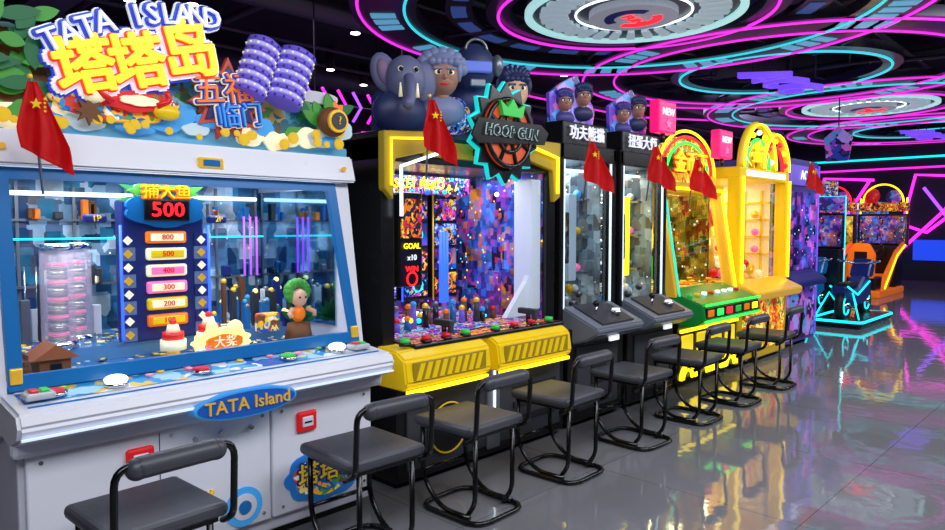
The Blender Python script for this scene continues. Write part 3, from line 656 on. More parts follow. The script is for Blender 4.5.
for k in range(3):
    yy = 2.95+k*.3
    b.box((-3.95, yy, .95), (-3.85, yy+.26, 1.72), BLACK, .01)
    for j in range(4):
        zz = .98+j*.185; b.box((-3.85, yy+.02, zz), (-3.84, yy+.24, zz+.16), [A_BLUE, A_NEON, A_WARM, D_CITY][(j+k) % 4]); b.circ((-3.82, yy+.13, zz+.08), .045, .006, [ORG, N_CY, GOLD, N_PU][(j*2+k) % 4], 'X', 18)
    b.tube([(-3.83, yy-.01, .95), (-3.83, yy-.01, 1.72)], .006, N_BL if k % 2 else GOLD)
b.tube([(-3.2, y0+.16, .95), (-3.2, y0+.16, 1.45)], .012, N_YE); b.tube([(-3.2, y0+.13, .95), (-3.2, y0+.13, 1.75)], .005, N_CY)
for yy in (3.4, 3.43, 3.46): b.tube([(-3.6, yy, .95), (-3.6, yy, 1.45)], .012, N_BL)
WLP = mat('white_lit_panel', c(205, 215, 225), .4, 0, .35)
b.box((-3.3, 3.84, .9), (-3.13, 3.94, 1.82), WLP, .01)
b.prism([(3.6, .86), (3.94, .86), (3.94, 1.35), (3.82, 1.1)], -3.2, -3.16, WLP)
b.box((-3.35, 2.72, 1.12), (-3.25, 2.92, 1.7), BLACK, .015); b.box((-3.25, 2.74, 1.42), (-3.24, 2.9, 1.66), A_WARM)
for j in range(3): b.text(['GOAL', 'x10', 'WIN'][j], .05, (-3.24, 2.82, 1.37-j*.07), [N_YE, SOFTW, N_RD][j], .003)
b.circ((-3.24, 2.82, 1.17), .04, .006, N_RD, 'X', 20)
for k in range(26):
    yy = R.uniform(2.65, 3.8); xx = R.uniform(-3.8, -3.3); b.sph((xx, yy, R.choice([.85, 1.78, 1.72, .88])), R.uniform(.012, .022), R.choice([N_YE, N_BL, ORG, PINK, N_WH, N_CY]), 8, 6)
for k in range(22):
    yy = 2.62+k*.055; h = R.uniform(.05, .16); xx = -3.45+R.uniform(-.12, .12); b.cyl((xx, yy, .82+h/2), .025, h, R.choice([NAVY, BLUE, BLACK, DGREY, BROWN, PURP]), r2=.018); b.sph((xx, yy, .83+h), .022, R.choice([GOLD, GREY, RED, SKYB, ORG]), 10, 7)
b.box((-3.7, 2.7, 1.72), (-3.66, 3.75, 1.84), A_NEON); b.text('BASKET HERO', .09, (-3.65, 3.2, 1.78), N_YE, .004)
b.box((-3.14, y0+.1, .8), (-2.92, y1-.1, .83), BLACK, .008)
b.quad([(-3.09, y0+.12, .833), (-2.94, y0+.12, .833), (-2.94, y1-.12, .833), (-3.09, y1-.12, .833)], A_WARM)
for ya, yb in ((2.42, 3.1), (3.17, 3.92)):
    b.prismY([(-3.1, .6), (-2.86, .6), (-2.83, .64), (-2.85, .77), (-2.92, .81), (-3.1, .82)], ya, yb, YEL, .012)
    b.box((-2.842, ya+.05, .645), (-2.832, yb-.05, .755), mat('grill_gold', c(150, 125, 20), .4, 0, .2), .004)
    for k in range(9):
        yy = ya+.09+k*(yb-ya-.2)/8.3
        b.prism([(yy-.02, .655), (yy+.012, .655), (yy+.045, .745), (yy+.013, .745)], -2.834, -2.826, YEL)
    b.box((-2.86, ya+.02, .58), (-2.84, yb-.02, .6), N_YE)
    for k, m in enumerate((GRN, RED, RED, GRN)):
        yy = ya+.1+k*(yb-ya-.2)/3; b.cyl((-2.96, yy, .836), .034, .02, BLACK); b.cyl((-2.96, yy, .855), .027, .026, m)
    yy = (ya+yb)/2+.1; b.cyl((-3.0, yy, .87), .016, .1, BLACK); b.box((-3.08, yy-.02, .9), (-2.93, yy+.02, .94), DGREY, .008); b.box((-2.96, yy-.015, .86), (-2.93, yy+.015, .91), DGREY, .006)
cy, cz = 3.37, 2.08
b.prism(star(cy, cz, .33, .27, 14), -3.0, -2.975, neon('neon_teal_dim', c(20, 190, 190), 1.0)); b.prism(star(cy, cz, .315, .25, 14), -2.976, -2.956, BLACK)
b.cyl((-2.95, cy, cz), .22, .03, mat('ball_orange', c(200, 80, 35), .5, 0, .3), 'X', seg=40)
b.circ((-2.93, cy, cz), .21, .016, BLACK, 'X', 40); b.circ((-2.93, cy, cz), .12, .014, BLACK, 'X', 30)
for k in range(4):
    a = k*math.pi/4+.3; b.tube([(-2.93, cy-.21*math.cos(a), cz-.21*math.sin(a)), (-2.93, cy+.21*math.cos(a), cz+.21*math.sin(a))], .014, BLACK)
b.prism([(cy-.36, cz-.04), (cy-.3, cz-.09), (cy+.34, cz-.05), (cy+.38, cz+.03), (cy+.3, cz+.08), (cy-.3, cz+.07)], -2.93, -2.915, BLACK, .004)
b.text('HOOP GUN', .095, (-2.907, cy, cz), mat('text_silver', c(170, 200, 200), .4, 0, .4), .003, .004, shear=.2); b.text('HOOP GUN', .095, (-2.9, cy, cz), BLACK, .006, 0, shear=.2)
b.prism([(cy-.09, cz+.1), (cy+.09, cz+.1), (cy+.12, cz+.19), (cy+.05, cz+.15), (cy, cz+.21), (cy-.05, cz+.15), (cy-.12, cz+.19)], -2.925, -2.9, GRN)
for q in (-.18, .18): b.box((-3.08, cy+q-.02, 1.93), (-2.98, cy+q+.02, 1.97), BLACK)
b.done()
b = B('cartoon_character_topper_sign', (-3.3, 3.25, 2.035))
b.prism([(2.6, 2.035), (3.95, 2.035), (3.9, 2.3), (3.7, 2.45), (2.75, 2.42), (2.6, 2.25)], -3.35, -3.3, mat('topper_dark', c(30, 44, 84), .5, 0, .15))
HG = mat('hair_grey', c(115, 125, 165), .5, 0, .15); HN = mat('hair_navy', c(32, 42, 84), .5, 0, .18); EG = mat('elephant_grey', c(95, 100, 135), .5, 0, .1)  # hair emission brightens heads that the overhead light leaves dark
n0 = len(b.bm.verts)
b.sph((-3.2, 2.74, 2.36), (.1, .12, .14), EG); b.sph((-3.24, 2.62, 2.4), (.03, .08, .12), EG, rot=('X', .3)); b.sph((-3.215, 2.62, 2.4), (.02, .045, .08), mat('ear_inner', c(120, 95, 130), .5, 0, .1), rot=('X', .3)); b.sph((-3.24, 2.86, 2.36), (.03, .08, .12), EG)
b.tube(fillet([(-3.1, 2.74, 2.36), (-3.05, 2.74, 2.24), (-3.02, 2.72, 2.17), (-2.98, 2.7, 2.2)], .04), .03, EG)
for q in (-1, 1): b.sph((-3.105, 2.74+q*.045, 2.4), .014, BLACK, 8, 6); b.sph((-3.118, 2.74+q*.045, 2.402), .018, CREAM, 8, 6); b.cyl((-3.1, 2.74+q*.05, 2.28), .012, .08, CREAM, r2=.004)
b.turn(n0, (-3.2, 2.74, 2.36), -.5)
b.sph((-3.25, 2.74, 2.17), (.1, .2, .13), HN)
head(b, -3.18, 3.02, 2.42, .13, SKIND, HG, 1)
n0 = len(b.bm.verts)
b.sph((-3.22, 3.33, 2.52), (.12, .14, .16), HN); b.box((-3.13, 3.24, 2.47), (-3.08, 3.42, 2.54), mat('visor', c(90, 110, 200), .2, 0, .5), .01); b.sph((-3.25, 3.33, 2.3), (.1, .16, .12), HN)
b.box((-3.12, 3.28, 2.38), (-3.09, 3.38, 2.43), GREY, .008); b.circ((-3.15, 3.33, 2.62), .07, .01, GREY, 'X', 20, 0, math.pi)
b.sph((-3.2, 3.48, 2.54), (.05, .04, .07), GREY); b.sph((-3.2, 3.18, 2.54), (.05, .04, .07), GREY)
b.turn(n0, (-3.2, 3.33, 2.5), -.6)
head(b, -3.18, 3.7, 2.42, .125, SKIN, HN, 0)
b.sph((-3.22, 3.52, 2.25), (.06, .12, .14), A_BLUE)
b.sph((-3.25, 3.18, 2.2), (.07, .2, .12), A_BLUE)
b.done()
flag(-3.0, 2.72, 1.76, 1.12)

# ---------------------------------------------------------------- machine 3a/3b
def tower(y0, y1, led, back, word):
    b = B('prize_tower_machine', (-3.5, (y0+y1)/2, 0)); ym = (y0+y1)/2
    b.box((-4.2, y0, .04), (-3.0, y1, .74), BLACK, .01); b.box((-4.1, y0+.04, 0), (-3.1, y1-.04, .05), BLACKM)
    b.box((-3.005, y0+.1, .12), (-2.985, y1-.1, .6), DGREY, .01); b.box((-2.99, ym-.1, .3), (-2.975, ym+.1, .48), BLACKM, .008)
    for yy in (y0, y1-.05): b.box((-3.18, yy, .7), (-3.08, yy+.05, 2.1), BLACK, .01); b.box((-4.2, yy, .7), (-4.1, yy+.05, 2.1), BLACK, .01)
    for yy in (y0+.056, y1-.068): b.box((-3.1, yy, .8), (-3.085, yy+.012, 1.98), mat('led_soft', c(200, 215, 230), .4, 0, 1.1))
    b.quad([(-3.15, y0+.03, .8), (-4.15, y0+.03, .8), (-4.15, y0+.03, 2), (-3.15, y0+.03, 2)], GL)
    b.quad([(-3.12, y0+.06, .8), (-3.12, y1-.06, .8), (-3.12, y1-.06, 2), (-3.12, y0+.06, 2)], GL)
    b.box((-4.2, y0, 1.98), (-3.08, y1, 2.1), BLACK, .01); b.box((-4.14, y0+.05, .74), (-4.12, y1-.05, 1.98), back)
    b.box((-4.12, y1-.06, .76), (-3.2, y1-.04, 1.98), back)
    for k in range(3): b.box((-4.0, y1-.12, 1.1+k*.3), (-3.3, y1-.06, 1.115+k*.3), GREY)
    for k in range(15):
        b.sph((-3.95+(k % 5)*.14, y1-.1, 1.15+(k//5)*.3), .035, R.choice([WHITE, GREY, SKYB, YELD, PINK, DGREY]), 10, 7)
    b.box((-4.1, y0+.08, .74), (-3.15, y1-.08, .82), DGREY, .01)
    b.tube([(-3.3, y0+.1, 1.93), (-3.3, y1-.1, 1.93)], .01, N_WH)
    P = [(-3.6+.2*math.cos(t*.5), ym+.2*math.sin(t*.5), .9+t*.016) for t in range(62)]
    b.tube(P, .012, CHROME); b.box((-3.42, ym+.1, 1.05), (-3.34, ym+.2, 1.75), led, .01); b.cyl((-3.6, ym, 1.4), .05, 1.1, GREY, seg=14)
    for k in range(5): b.cyl((-3.6, ym, .95+k*.2), .14-.01*k, .012, GREY); b.circ((-3.6, ym, .96+k*.2), .15, .006, SOFTW, 'Z', 24)
    for k in range(36):
        b.sph((R.uniform(-4.0, -3.25), R.uniform(y0+.12, y1-.12), .85+R.uniform(0, .16)), R.uniform(.03, .055), R.choice([GREY, CREAM, GREY, YELD, SKYB, WHITE, WHITE]), 10, 7)
    b.box((-3.35, ym-.2, 1.2), (-3.25, ym-.02, 1.6), DGREY, .01); b.box((-3.25, ym-.18, 1.22), (-3.24, ym-.04, 1.58), A_DARK)
    b.prismY([(-3.1, .6), (-2.88, .66), (-2.78, .72), (-2.78, .76), (-3.1, .9)], y0+.05, y1-.05, mat('console_grey', c(115, 122, 136), .35), .012)
    b.prismY([(-2.81, .772), (-3.07, .886), (-3.07, .902), (-2.81, .788)], y0+.16, y1-.16, DGREY)
    b.cyl((-2.93, ym-.12, .86), .008, .1, CHROME); b.sph((-2.93, ym-.12, .92), .025, BLACK); b.cyl((-2.9, ym+.1, .84), .04, .03, CHROME); b.cyl((-2.9, ym+.1, .858), .03, .02, SOFTW)
    b.box((-2.86, ym-.06, .64), (-2.84, ym+.06, .68), SOFTW, .004)
    b.box((-3.3, y0+.08, 2.1), (-3.12, y1-.08, 2.27), BLACK, .01); b.text(word, .115, (-3.105, ym, 2.185), mat('sign_white', c(225, 225, 240), .5, 0, .5), .004, .002)
    b.prism([(y0+.1, 2.27), (y1-.1, 2.27), (y1-.06, 2.42), (y1-.2, 2.55), (ym+.05, 2.66), (ym-.12, 2.58), (y0+.08, 2.48)], -3.28, -3.25, A_PURP)
    HP = mat('hair_purple', c(60, 54, 130), .5, 0, .15)  # slight glow in the hair stands in for weak overhead light
    head(b, -3.22, ym-.14, 2.43, .075, SKIND, HP); head(b, -3.22, ym+.1, 2.5, .08, SKIND, HN)
    b.done()
tower(4.1, 4.84, neon('led_cool', c(150, 170, 190), .4), D_GREY, '功夫熊猫')
tower(4.9, 5.66, N_YE, D_GREY, '扭蛋大师')
flag(-3.02, 4.3, 1.66, 1.12, 1.25); flag(-3.02, 5.2, 1.7, 1.12, 1.35)

def cubesign(y, z):
    b = B('lit_cube_sign', (-3.12, y, z)); m = neon('sign_red', c(235, 20, 110), .9)
    b.box((-3.16, y-.15, z), (-3.06, y+.15, z+.28), m, .015); b.text('NEW', .09, (-3.055, y, z+.18), SOFTW, .004); b.prism(star(y, z+.08, .05, .022), -3.06, -3.05, PINK); b.cyl((-3.11, y, z-.04), .02, .08, BLACK)
    b.done()

# ---------------------------------------------------------------- machine 4
y0, y1 = 5.74, 6.98; ym = 6.36
b = B('medal_game_machine', (-3.5, ym, 0))
b.box((-4.3, y0, .1), (-3.0, y1, .7), BLACK, .01); b.box((-4.2, y0+.05, 0), (-3.1, y1-.05, .1), BLACKM)
for k in range(4):
    yy = y0+.17+k*.3; b.circ((-2.98, yy, .1), .13, .018, N_YE, 'X', 20, 0, math.pi); b.circ((-2.98, yy, .1), .08, .012, N_YE, 'X', 20, 0, math.pi); b.box((-3.0, yy-.11, .3), (-2.985, yy+.11, .5), neon('yellow_lit', c(230, 200, 30), .9), .01)
b.box((-2.99, y0+.02, .53), (-2.97, y1-.02, .56), N_YE)
b.prismY([(-3.15, .58), (-2.85, .6), (-2.76, .66), (-2.78, .8), (-3.15, .92)], y0+.02, y1-.02, mat('console_green', c(20, 120, 50), .3, 0, .3), .012)
b.box((-2.775, y0+.06, .67), (-2.757, y1-.06, .77), BLACK, .006)
b.tube([(-2.755, y0+.04, .795), (-2.755, y1-.04, .795)], .012, N_GR); b.tube([(-2.755, y0+.04, .65), (-2.755, y1-.04, .65)], .012, N_GR)
for k in range(6):
    yy = y0+.14+k*.19; b.box((-2.76, yy-.06, .69), (-2.75, yy+.06, .75), [ORG, N_GR, N_RD, GRN, ORG, N_YE][k], .006)
for k in range(8):
    b.cyl((-2.95, y0+.12+k*.14, .865), .025, .03, R.choice([RED, GRN, YEL, SOFTW]))
for yy in (y0, y1-.06):
    b.prismY([(-3.12, .85), (-3.02, .85), (-3.2, 1.84), (-3.3, 1.84)], yy, yy+.06, GOLD, .006); b.box((-4.3, yy, .7), (-3.3, yy+.04, 1.84), BLACK)
b.box((-4.3, y0, 1.8), (-3.16, y1, 1.9), YELD, .01); b.tube([(-3.14, y0, 1.84), (-3.14, y1, 1.84)], .014, N_YE)
b.tube([(-3.0, y0+.03, .86), (-3.17, y0+.03, 1.84)], .01, neon('neon_teal', c(30, 220, 190), 1.2)); b.tube([(-3.0, y1-.03, .86), (-3.17, y1-.03, 1.84)], .014, N_YE)
b.quad([(-3.07, y0, .88), (-3.07, y1, .88), (-3.22, y1, 1.82), (-3.22, y0, 1.82)], GL)
b.box((-4.28, y0+.04, .7), (-4.26, y1-.04, 1.8), D_GOLD); b.box((-4.25, y1-.06, .9), (-3.3, y1-.05, 1.8), D_GOLD); b.box((-4.26, y0+.05, .84), (-3.1, y1-.05, .9), A_GOLD)
b.circ((-3.8, ym, 1.35), .28, .03, N_YE, 'X', 36); b.cyl((-3.82, ym, 1.35), .26, .04, A_GOLD, 'X', seg=36); b.circ((-3.78, ym, 1.35), .15, .015, N_RD, 'X', 30)
for k in range(50): coin(b, R.uniform(-4.0, -3.2), R.uniform(y0+.1, y1-.1), .91+R.uniform(0, .05), .03, R.choice([GOLD, GOLD, LEAF, RED]), 'Z')
for k in range(10): b.box((-3.9, y0+.12+k*.11, .9), (-3.85, y0+.17+k*.11, R.uniform(1.0, 1.3)), R.choice([GRN, GOLD, BLACK, RED]), .006)
b.prism(blob(ym-.05, 2.12, .5, .2, 50, 8, .12), -3.3, -3.26, A_GOLD, .004)
for rr, mm in ((.52, N_YE), (.45, N_RD), (.38, N_GR)): b.circ((-3.22, ym-.05, 1.98), rr, .014, mm, 'X', 30, 0, math.pi, (1.1, .8))
b.text('金币王', .22, (-3.2, ym-.05, 2.08), RED, .006, .016); b.text('金币王', .22, (-3.18, ym-.05, 2.08), LY, .01, .004)
for k in range(10): coin(b, -3.18, y0+.1+k*.115, 1.93+R.uniform(0, .04), .035)
for k in range(7): leaf(b, -3.25, y0+.15+k*.05, 2.0, .6+k*.3, .2, .025, LEAF)
b.done()
flag(-3.06, 6.02, 1.66, 1.1, 1.5)
cubesign(5.62, 2.3); cubesign(6.8, 2.16)

# ---------------------------------------------------------------- machine 5
y0, y1 = 7.05, 8.4; ym = (y0+y1)/2
b = B('gold_arch_machine', (-3.6, ym, 0))
b.box((-4.4, y0, .05), (-3.02, y1, .8), YELD, .02); b.box((-4.3, y0+.05, 0), (-3.1, y1-.05, .06), BLACKM); b.box((-3.03, y0+.12, .15), (-3.0, y1-.12, .7), A_GOLD, .01)
b.prismY([(-3.1, .7), (-2.85, .72), (-2.83, .8), (-3.1, .92)], y0+.03, y1-.03, GOLD, .01)
for yy in (y0, y1-.08): b.box((-3.16, yy, .8), (-3.02, yy+.08, 2.0), YEL, .02); b.box((-4.4, yy, .8), (-4.3, yy+.08, 2.0), YEL, .01); b.tube([(-3.0, yy+.04, .9), (-3.0, yy+.04, 2.0)], .014, N_YE)
BW = neon('back_white', c(225, 205, 150), .5)
b.box((-4.4, y0, 1.98), (-3.02, y1, 2.1), YEL, .02); b.box((-4.38, y0+.05, .8), (-4.36, y1-.05, 2.0), BW); b.box((-3.02, y0+.15, 2.01), (-3.01, y1-.15, 2.07), SOFTW)
b.quad([(-4.3, y0+.02, .85), (-3.15, y0+.02, .85), (-3.15, y0+.02, 2), (-4.3, y0+.02, 2)], GL)
b.quad([(-3.1, y0, .85), (-3.1, y1, .85), (-3.1, y1, 2), (-3.1, y0, 2)], GL)
b.box((-4.3, y0+.1, .8), (-3.15, y1-.1, .9), A_GOLD)
b.cyl((-3.7, ym, 1.2), .12, .6, GOLD, r2=.06); b.sph((-3.7, ym, 1.6), .14, RED); b.circ((-3.7, ym, 1.6), .2, .02, N_YE, 'X', 30); b.cyl((-3.7, ym, .95), .3, .1, BROWN)
for k in range(60): b.sph((R.uniform(-4.2, -3.2), R.uniform(y0+.15, y1-.2), .93+R.uniform(0, .16)), .05, R.choice([YEL, RED, GOLD, CREAM, PINK]), 10, 7)
b.box((-4.3, y1-.1, .9), (-3.2, y1-.09, 1.98), BW)
for k in range(4): b.box((-4.2, y1-.13, 1.15+k*.2), (-3.2, y1-.1, 1.17+k*.2), YEL)
for k in range(5): b.box((-4.1+k*.2, y1-.13, .95), (-4.08+k*.2, y1-.1, 1.9), YEL)
for k in range(12): b.sph((-4.0+(k % 4)*.22, y1-.17, 1.22+(k//4)*.2), .045, R.choice([RED, ORG, GRN, PINK, GOLD]), 10, 7)
for dy, rr in ((-.2, .42), (.25, .36)):
    b.circ((-3.05, ym+dy, 2.1), rr, .035, YEL, 'X', 40, 0, math.pi, (1.0, 1.1)); b.circ((-3.0, ym+dy, 2.1), rr, .012, N_YE, 'X', 40, 0, math.pi, (1, 1.1)); b.circ((-3.04, ym+dy, 2.1), rr*.72, .02, [N_GR, N_RD][dy > 0], 'X', 40, 0, math.pi)
    for k in range(7):
        a = math.pi*(k+.5)/7; b.sph((-3.03, ym+dy+.86*rr*math.cos(a), 2.1+.9*rr*math.sin(a)), .03, R.choice([N_RD, SOFTW, N_YE]), 10, 7)
    b.prism(blob(ym+dy, 2.22, rr*.55, .13, 30, 6, .1), -3.12, -3.08, A_GOLD)
b.text('金', .26, (-3.04, ym-.2, 2.26), LY, .02)
b.done()
b = B('blue_blind_box_machine', (-5.0, 7.6, 0)); b.box((-5.4, 7.0, .0), (-4.6, 7.9, 2.05), A_PURP, .02); b.circ((-4.6, 7.45, 2.15), .4, .03, N_CY, 'X', 30, 0, math.pi); b.prism(blob(7.45, 2.25, .3, .15, 30, 6, .1), -4.66, -4.6, A_BLUE); b.done()
flag(-2.98, 8.72, 1.78, 1.1, 1.3)

# ---------------------------------------------------------------- machine 6
y0, y1 = 8.48, 9.62; ym = (y0+y1)/2
b = B('claw_machine', (-3.6, ym, 0))
b.box((-4.5, y0, .05), (-3.1, y1, 2.3), mat('purple_cab', c(70, 60, 140), .4, 0, .1), .02); b.box((-4.4, y0+.05, 0), (-3.2, y1-.05, .06), BLACKM)
b.box((-3.1, y0+.06, .1), (-3.09, y1-.06, .75), A_PURP); b.box((-3.1, y0+.06, .95), (-3.085, y1-.06, 1.9), D_PUR); b.box((-4.4, y0-.01, .1), (-3.2, y0, 2.2), A_PURP)
b.prismY([(-3.1, .72), (-2.95, .76), (-2.95, .82), (-3.1, .92)], y0+.04, y1-.04, NAVY, .01)
for yy in (y0+.04, y1-.04): b.tube([(-3.08, yy, .1), (-3.08, yy, 2.25)], .01, mat('purple_led', c(110, 80, 220), .4, 0, .9))
b.box((-3.1, y0+.1, 1.98), (-3.07, y1-.1, 2.22), neon('sign_lilac', c(110, 90, 200), .5), .01); b.text('ACG', .16, (-3.06, ym, 2.1), SOFTW, .004)
b.done()

# ---------------------------------------------------------------- ride-on bikes
def bike(x, y, mm, body, tower=True):
    b = B('motorbike_simulator', (x, y, 0)); o = lambda a, d, e: (x+a, y+d, e)
    b.box(o(-.33, -.8, 0), o(.33, .85, .12), BLACK, .03); b.tube(fillet([o(-.35, -.82, .1), o(.35, -.82, .1), o(.35, .85, .1), o(-.35, .85, .1)], .1, True), .02, mm, True)
    b.prism([(y-.75, .62), (y-.5, .5), (y-.1, .55), (y+.2, .72), (y+.5, .68), (y+.55, .4), (y+.2, .28), (y-.35, .3), (y-.7, .48)], x-.11, x+.11, body, .03)
    b.prism([(y+.25, .7), (y+.5, .68), (y+.6, .85), (y+.48, .98), (y+.35, .85)], x-.14, x+.14, body, .02); b.box(o(-.09, -.6, .58), o(.09, -.05, .64), BLACKM, .02)
    for yy in (-.5, .55): b.circ(o(0, yy, .3), .2, .06, BLACKM, 'X', 24, ts=10); b.circ(o(.05, yy, .3), .13, .012, mm, 'X', 24); b.cyl(o(0, yy, .3), .05, .18, CHROME, 'X')
    b.tube(fillet([o(-.3, .22, .95), o(-.1, .35, .9), o(.1, .35, .9), o(.3, .22, .95)], .05), .018, CHROME); b.tube([o(0, .4, .88), o(0, .56, .32)], .03, CHROME)
    for q in (-1, 1): b.tube([o(q*.12, -.7, .6), o(q*.12, -.2, .45), o(q*.12, .4, .62)], .014, mm); b.tube([o(q*.3, -.78, .14), o(q*.16, -.6, .5), o(q*.13, -.3, .3)], .012, mm)
    if tower:
        b.box(o(-.3, .6, .1), o(.3, .85, 1.1), BLACK, .02); b.box(o(-.33, .7, 1.1), o(.33, .82, 1.7), BLACK, .02); b.box(o(-.3, .69, 1.14), o(.3, .7, 1.66), D_CITY)
        b.tube([o(-.35, .7, .2), o(-.35, .7, 1.98), o(.35, .7, 1.98), o(.35, .7, .2)], .01, mm); b.box(o(-.33, .72, 1.74), o(.33, .82, 1.98), A_PURP, .02)
        b.prism([(y+.72, 1.98), (y+.8, 1.98), (y+.8, 2.25), (y+.72, 2.25)], x-.2, x+.2, A_BLUE, .02)
    b.done()
bike(-4.0, 12.0, N_CY, BLUE); bike(-3.25, 11.8, N_CY, NAVY, False); bike(-4.75, 12.0, N_PU, PURP)

def racer(x, y, body, nm, art_m=A_GOLD):
    b = B('racing_simulator', (x, y, 0)); o = lambda a, d, e: (x+a, y+d, e)
    b.box(o(-.38, -.9, 0), o(.38, 1.1, .14), body, .03)
    b.box(o(-.26, -.75, .14), o(.26, -.25, .42), BLACK, .03); b.box(o(-.26, -.3, .36), o(.26, -.02, .46), body, .03)
    b.prismY([(x-.24, .4), (x+.24, .4), (x+.26, .9), (x+.14, 1.12), (x-.14, 1.12), (x-.26, .9)], y-.85, y-.72, body, .02)
    b.box(o(-.12, -.86, .6), o(.12, -.85, .95), BLACK, .01)
    for q in (-1, 1):
        b.prism([(y-.9, .14), (y-.6, .14), (y+.1, .75), (y+.75, 1.0), (y+.75, 1.15), (y+.05, .95), (y-.8, .45)], x+q*.42-.03, x+q*.42+.03, body, .01)
        b.tube([(x+q*.46, y-.85, .2), (x+q*.46, y+.05, .85), (x+q*.46, y+.75, 1.08), (x+q*.46, y+.75, 2.1)], .018, nm)
    b.circ(o(0, .3, .95), .15, .02, BLACK, 'Y', 24); b.cyl(o(0, .38, .93), .03, .16, DGREY, 'Y'); b.box(o(-.35, .45, .14), o(.35, 1.0, 1.05), BLACK, .03)
    b.box(o(-.5, .7, 1.05), o(.5, .85, 1.75), BLACK, .02); b.box(o(-.45, .69, 1.1), o(.45, .7, 1.7), art_m); b.box(o(-.5, .7, 1.8), o(.5, .85, 2.0), A_WARM, .04); b.sph(o(-.25, .75, 2.15), (.18, .08, .18), RED); b.sph(o(.2, .75, 2.12), (.16, .08, .15), A_PURP); b.circ(o(0, .7, 2.0), .4, .02, nm, 'Y', 24, 0, math.pi)
    b.done()
racer(-4.3, 16.9, ORG, N_YE, D_CITY); racer(-5.35, 16.9, ORG, N_RD, D_GOLD); racer(-6.4, 16.9, RED, N_RD, A_NEON)

cols = [(PURP, N_PU, D_PUR), (PINK, N_MG, D_CITY), (SKYB, N_CY, D_BLUE), (YEL, N_YE, D_GOLD), (PURP, N_MG, D_PUR), (SKYB, N_BL, D_BLUE)]
for i, (bd, ne, dd) in enumerate(cols):
    x = -11.2+i*1.15; y = 20.2
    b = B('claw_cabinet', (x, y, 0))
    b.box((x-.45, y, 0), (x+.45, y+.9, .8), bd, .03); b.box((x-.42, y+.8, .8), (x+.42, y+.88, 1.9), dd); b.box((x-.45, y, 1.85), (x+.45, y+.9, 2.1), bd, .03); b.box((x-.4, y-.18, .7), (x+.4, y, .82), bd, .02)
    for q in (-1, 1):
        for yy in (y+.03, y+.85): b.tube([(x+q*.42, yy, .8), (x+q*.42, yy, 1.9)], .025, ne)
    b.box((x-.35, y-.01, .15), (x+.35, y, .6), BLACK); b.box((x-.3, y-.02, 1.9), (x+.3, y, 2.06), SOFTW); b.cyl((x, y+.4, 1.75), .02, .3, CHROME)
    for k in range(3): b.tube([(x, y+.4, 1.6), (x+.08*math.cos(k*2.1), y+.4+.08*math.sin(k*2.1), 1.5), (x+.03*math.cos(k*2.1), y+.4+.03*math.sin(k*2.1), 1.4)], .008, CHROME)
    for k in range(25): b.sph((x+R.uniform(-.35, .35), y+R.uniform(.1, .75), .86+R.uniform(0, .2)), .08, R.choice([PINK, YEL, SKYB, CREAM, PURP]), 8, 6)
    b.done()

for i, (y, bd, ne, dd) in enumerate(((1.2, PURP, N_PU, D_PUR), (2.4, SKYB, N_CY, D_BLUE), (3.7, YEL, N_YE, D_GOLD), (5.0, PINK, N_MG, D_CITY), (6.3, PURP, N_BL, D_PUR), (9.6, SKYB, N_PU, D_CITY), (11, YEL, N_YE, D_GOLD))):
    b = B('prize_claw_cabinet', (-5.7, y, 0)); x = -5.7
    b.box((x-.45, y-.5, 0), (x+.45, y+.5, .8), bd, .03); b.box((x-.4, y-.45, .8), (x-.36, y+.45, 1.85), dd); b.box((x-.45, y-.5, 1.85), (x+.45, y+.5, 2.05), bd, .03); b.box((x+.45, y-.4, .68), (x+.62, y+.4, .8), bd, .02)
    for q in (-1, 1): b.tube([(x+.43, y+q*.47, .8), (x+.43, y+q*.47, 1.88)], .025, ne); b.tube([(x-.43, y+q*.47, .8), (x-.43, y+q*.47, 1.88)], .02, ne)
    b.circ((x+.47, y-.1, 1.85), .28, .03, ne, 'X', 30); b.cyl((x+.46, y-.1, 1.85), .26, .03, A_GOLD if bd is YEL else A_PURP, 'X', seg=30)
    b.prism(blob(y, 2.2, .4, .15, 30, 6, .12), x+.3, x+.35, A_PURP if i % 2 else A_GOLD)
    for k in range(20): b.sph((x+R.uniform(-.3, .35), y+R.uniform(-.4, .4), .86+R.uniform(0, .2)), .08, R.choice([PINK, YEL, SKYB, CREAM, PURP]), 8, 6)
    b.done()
b = B('neon_arrow_sign', (-7, 5.3, 2.9))
for k in range(7): b.tube([(-7, 4.5+k*.22, 2.75), (-7, 4.62+k*.22, 2.93), (-7, 4.5+k*.22, 3.1)], .018, N_MG if k % 3 else N_PU)
for k in (0, 6): b.tube([(-7, 4.62+k*.22, 2.93), (-7, 4.62+k*.22, 4.3)], .008, DGREY)
b.tube([(-7.02, 4.62, 2.93), (-7.02, 5.94, 2.93)], .01, BLACK); b.done()
b = B('hanging_banner', (-3.9, 13, 2.9)); b.prismY([(-4.1, 2.6), (-3.75, 2.6), (-3.7, 3.0), (-3.92, 3.2), (-4.15, 3.0)], 13.1, 13.15, A_PURP); b.tube([(-3.92, 13.12, 3.15), (-3.92, 13.12, 4.3)], .01, DGREY); b.done()

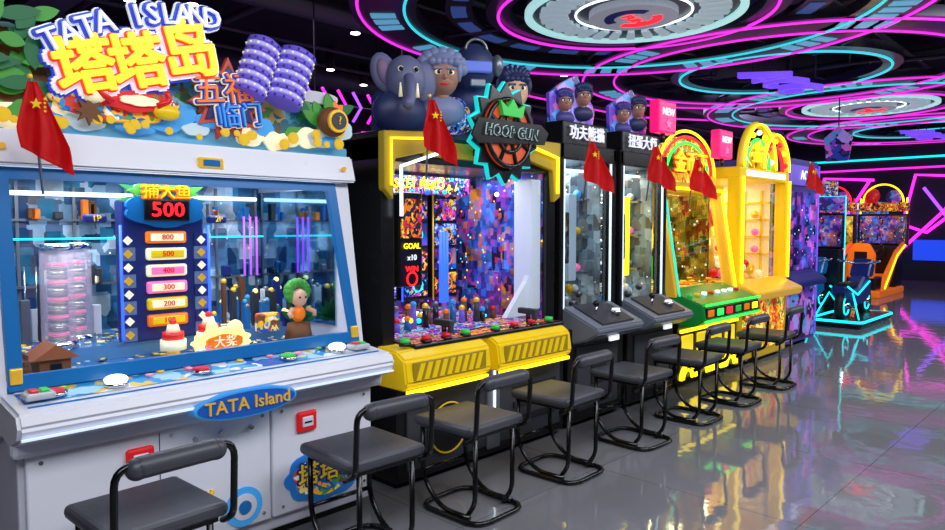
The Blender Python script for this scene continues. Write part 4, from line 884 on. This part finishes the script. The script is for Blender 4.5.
# ---------------------------------------------------------------- lights
def area(x, y, z, sx, sy, e, col, rot=(0, 0, 0), name='overhead_fill_light'):
    L = bpy.data.lights.new(name, 'AREA'); L.shape = 'RECTANGLE'; L.size = sx; L.size_y = sy; L.energy = e; L.color = col
    o = bpy.data.objects.new(name, L); o.location = (x, y, z); o.rotation_euler = rot; S.collection.objects.link(o)
for y in (-.5, 3.6, 8, 13):
    area(.4, y, 3.85, 1.2, 3.4, 120, (.92, .94, 1), (0, math.radians(32), 0))  # added soft fill tilted at the machine fronts, no panel fixtures up there
area(-1, 18.5, 3.85, .8, 2.5, 30, (.8, .7, 1)); area(-6.5, 14, 3.85, 2, 4, 60, (.7, .6, 1)); area(-8, 5, 3.85, 2, 5, 60, (.7, .6, 1))  # further added fill for the far end and the left side
def pt(x, y, z, e, col, r=.08, name='tint_point_light'):
    L = bpy.data.lights.new(name, 'POINT'); L.energy = e; L.color = col; L.shadow_soft_size = r
    o = bpy.data.objects.new(name, L); o.location = (x, y, z); S.collection.objects.link(o)
area(-3.55, 1.46, 1.72, .3, 1.5, 16, (.88, .94, 1), name='cabinet_strip_lamp')
area(-3.5, 3.25, 1.84, .4, 1.3, 10, (.8, .8, 1), name='cabinet_strip_lamp')
area(-3.6, 4.47, 1.96, .4, .6, 11, (.85, .95, 1), name='cabinet_strip_lamp'); area(-3.6, 5.28, 1.96, .4, .6, 11, (1, .95, .75), name='cabinet_strip_lamp')
area(-3.7, 6.36, 1.78, .4, 1.1, 14, (1, .85, .4), name='cabinet_strip_lamp'); area(-3.7, 7.7, 1.96, .5, .9, 12, (1, .9, .6), name='cabinet_strip_lamp')
pt(-3.9, 13.4, 1.2, 12, (.4, .6, 1)); pt(-4.2, 15.5, 1.5, 15, (1, .5, .2))  # bare tinted lights in the open near bikes and racers, in no cabinet

w = bpy.data.worlds.new('World'); S.world = w; w.use_nodes = True
w.node_tree.nodes['Background'].inputs[0].default_value = (.25, .2, .5, 1); w.node_tree.nodes['Background'].inputs[1].default_value = .08

cam = bpy.data.cameras.new('Camera'); cam.lens = 26.67; cam.sensor_width = 36; cam.clip_start = .05
co = bpy.data.objects.new('Camera', cam); co.location = (0, 0, 1.5); co.rotation_euler = (math.radians(90-3.27), 0, math.radians(44.03))
S.collection.objects.link(co); S.camera = co
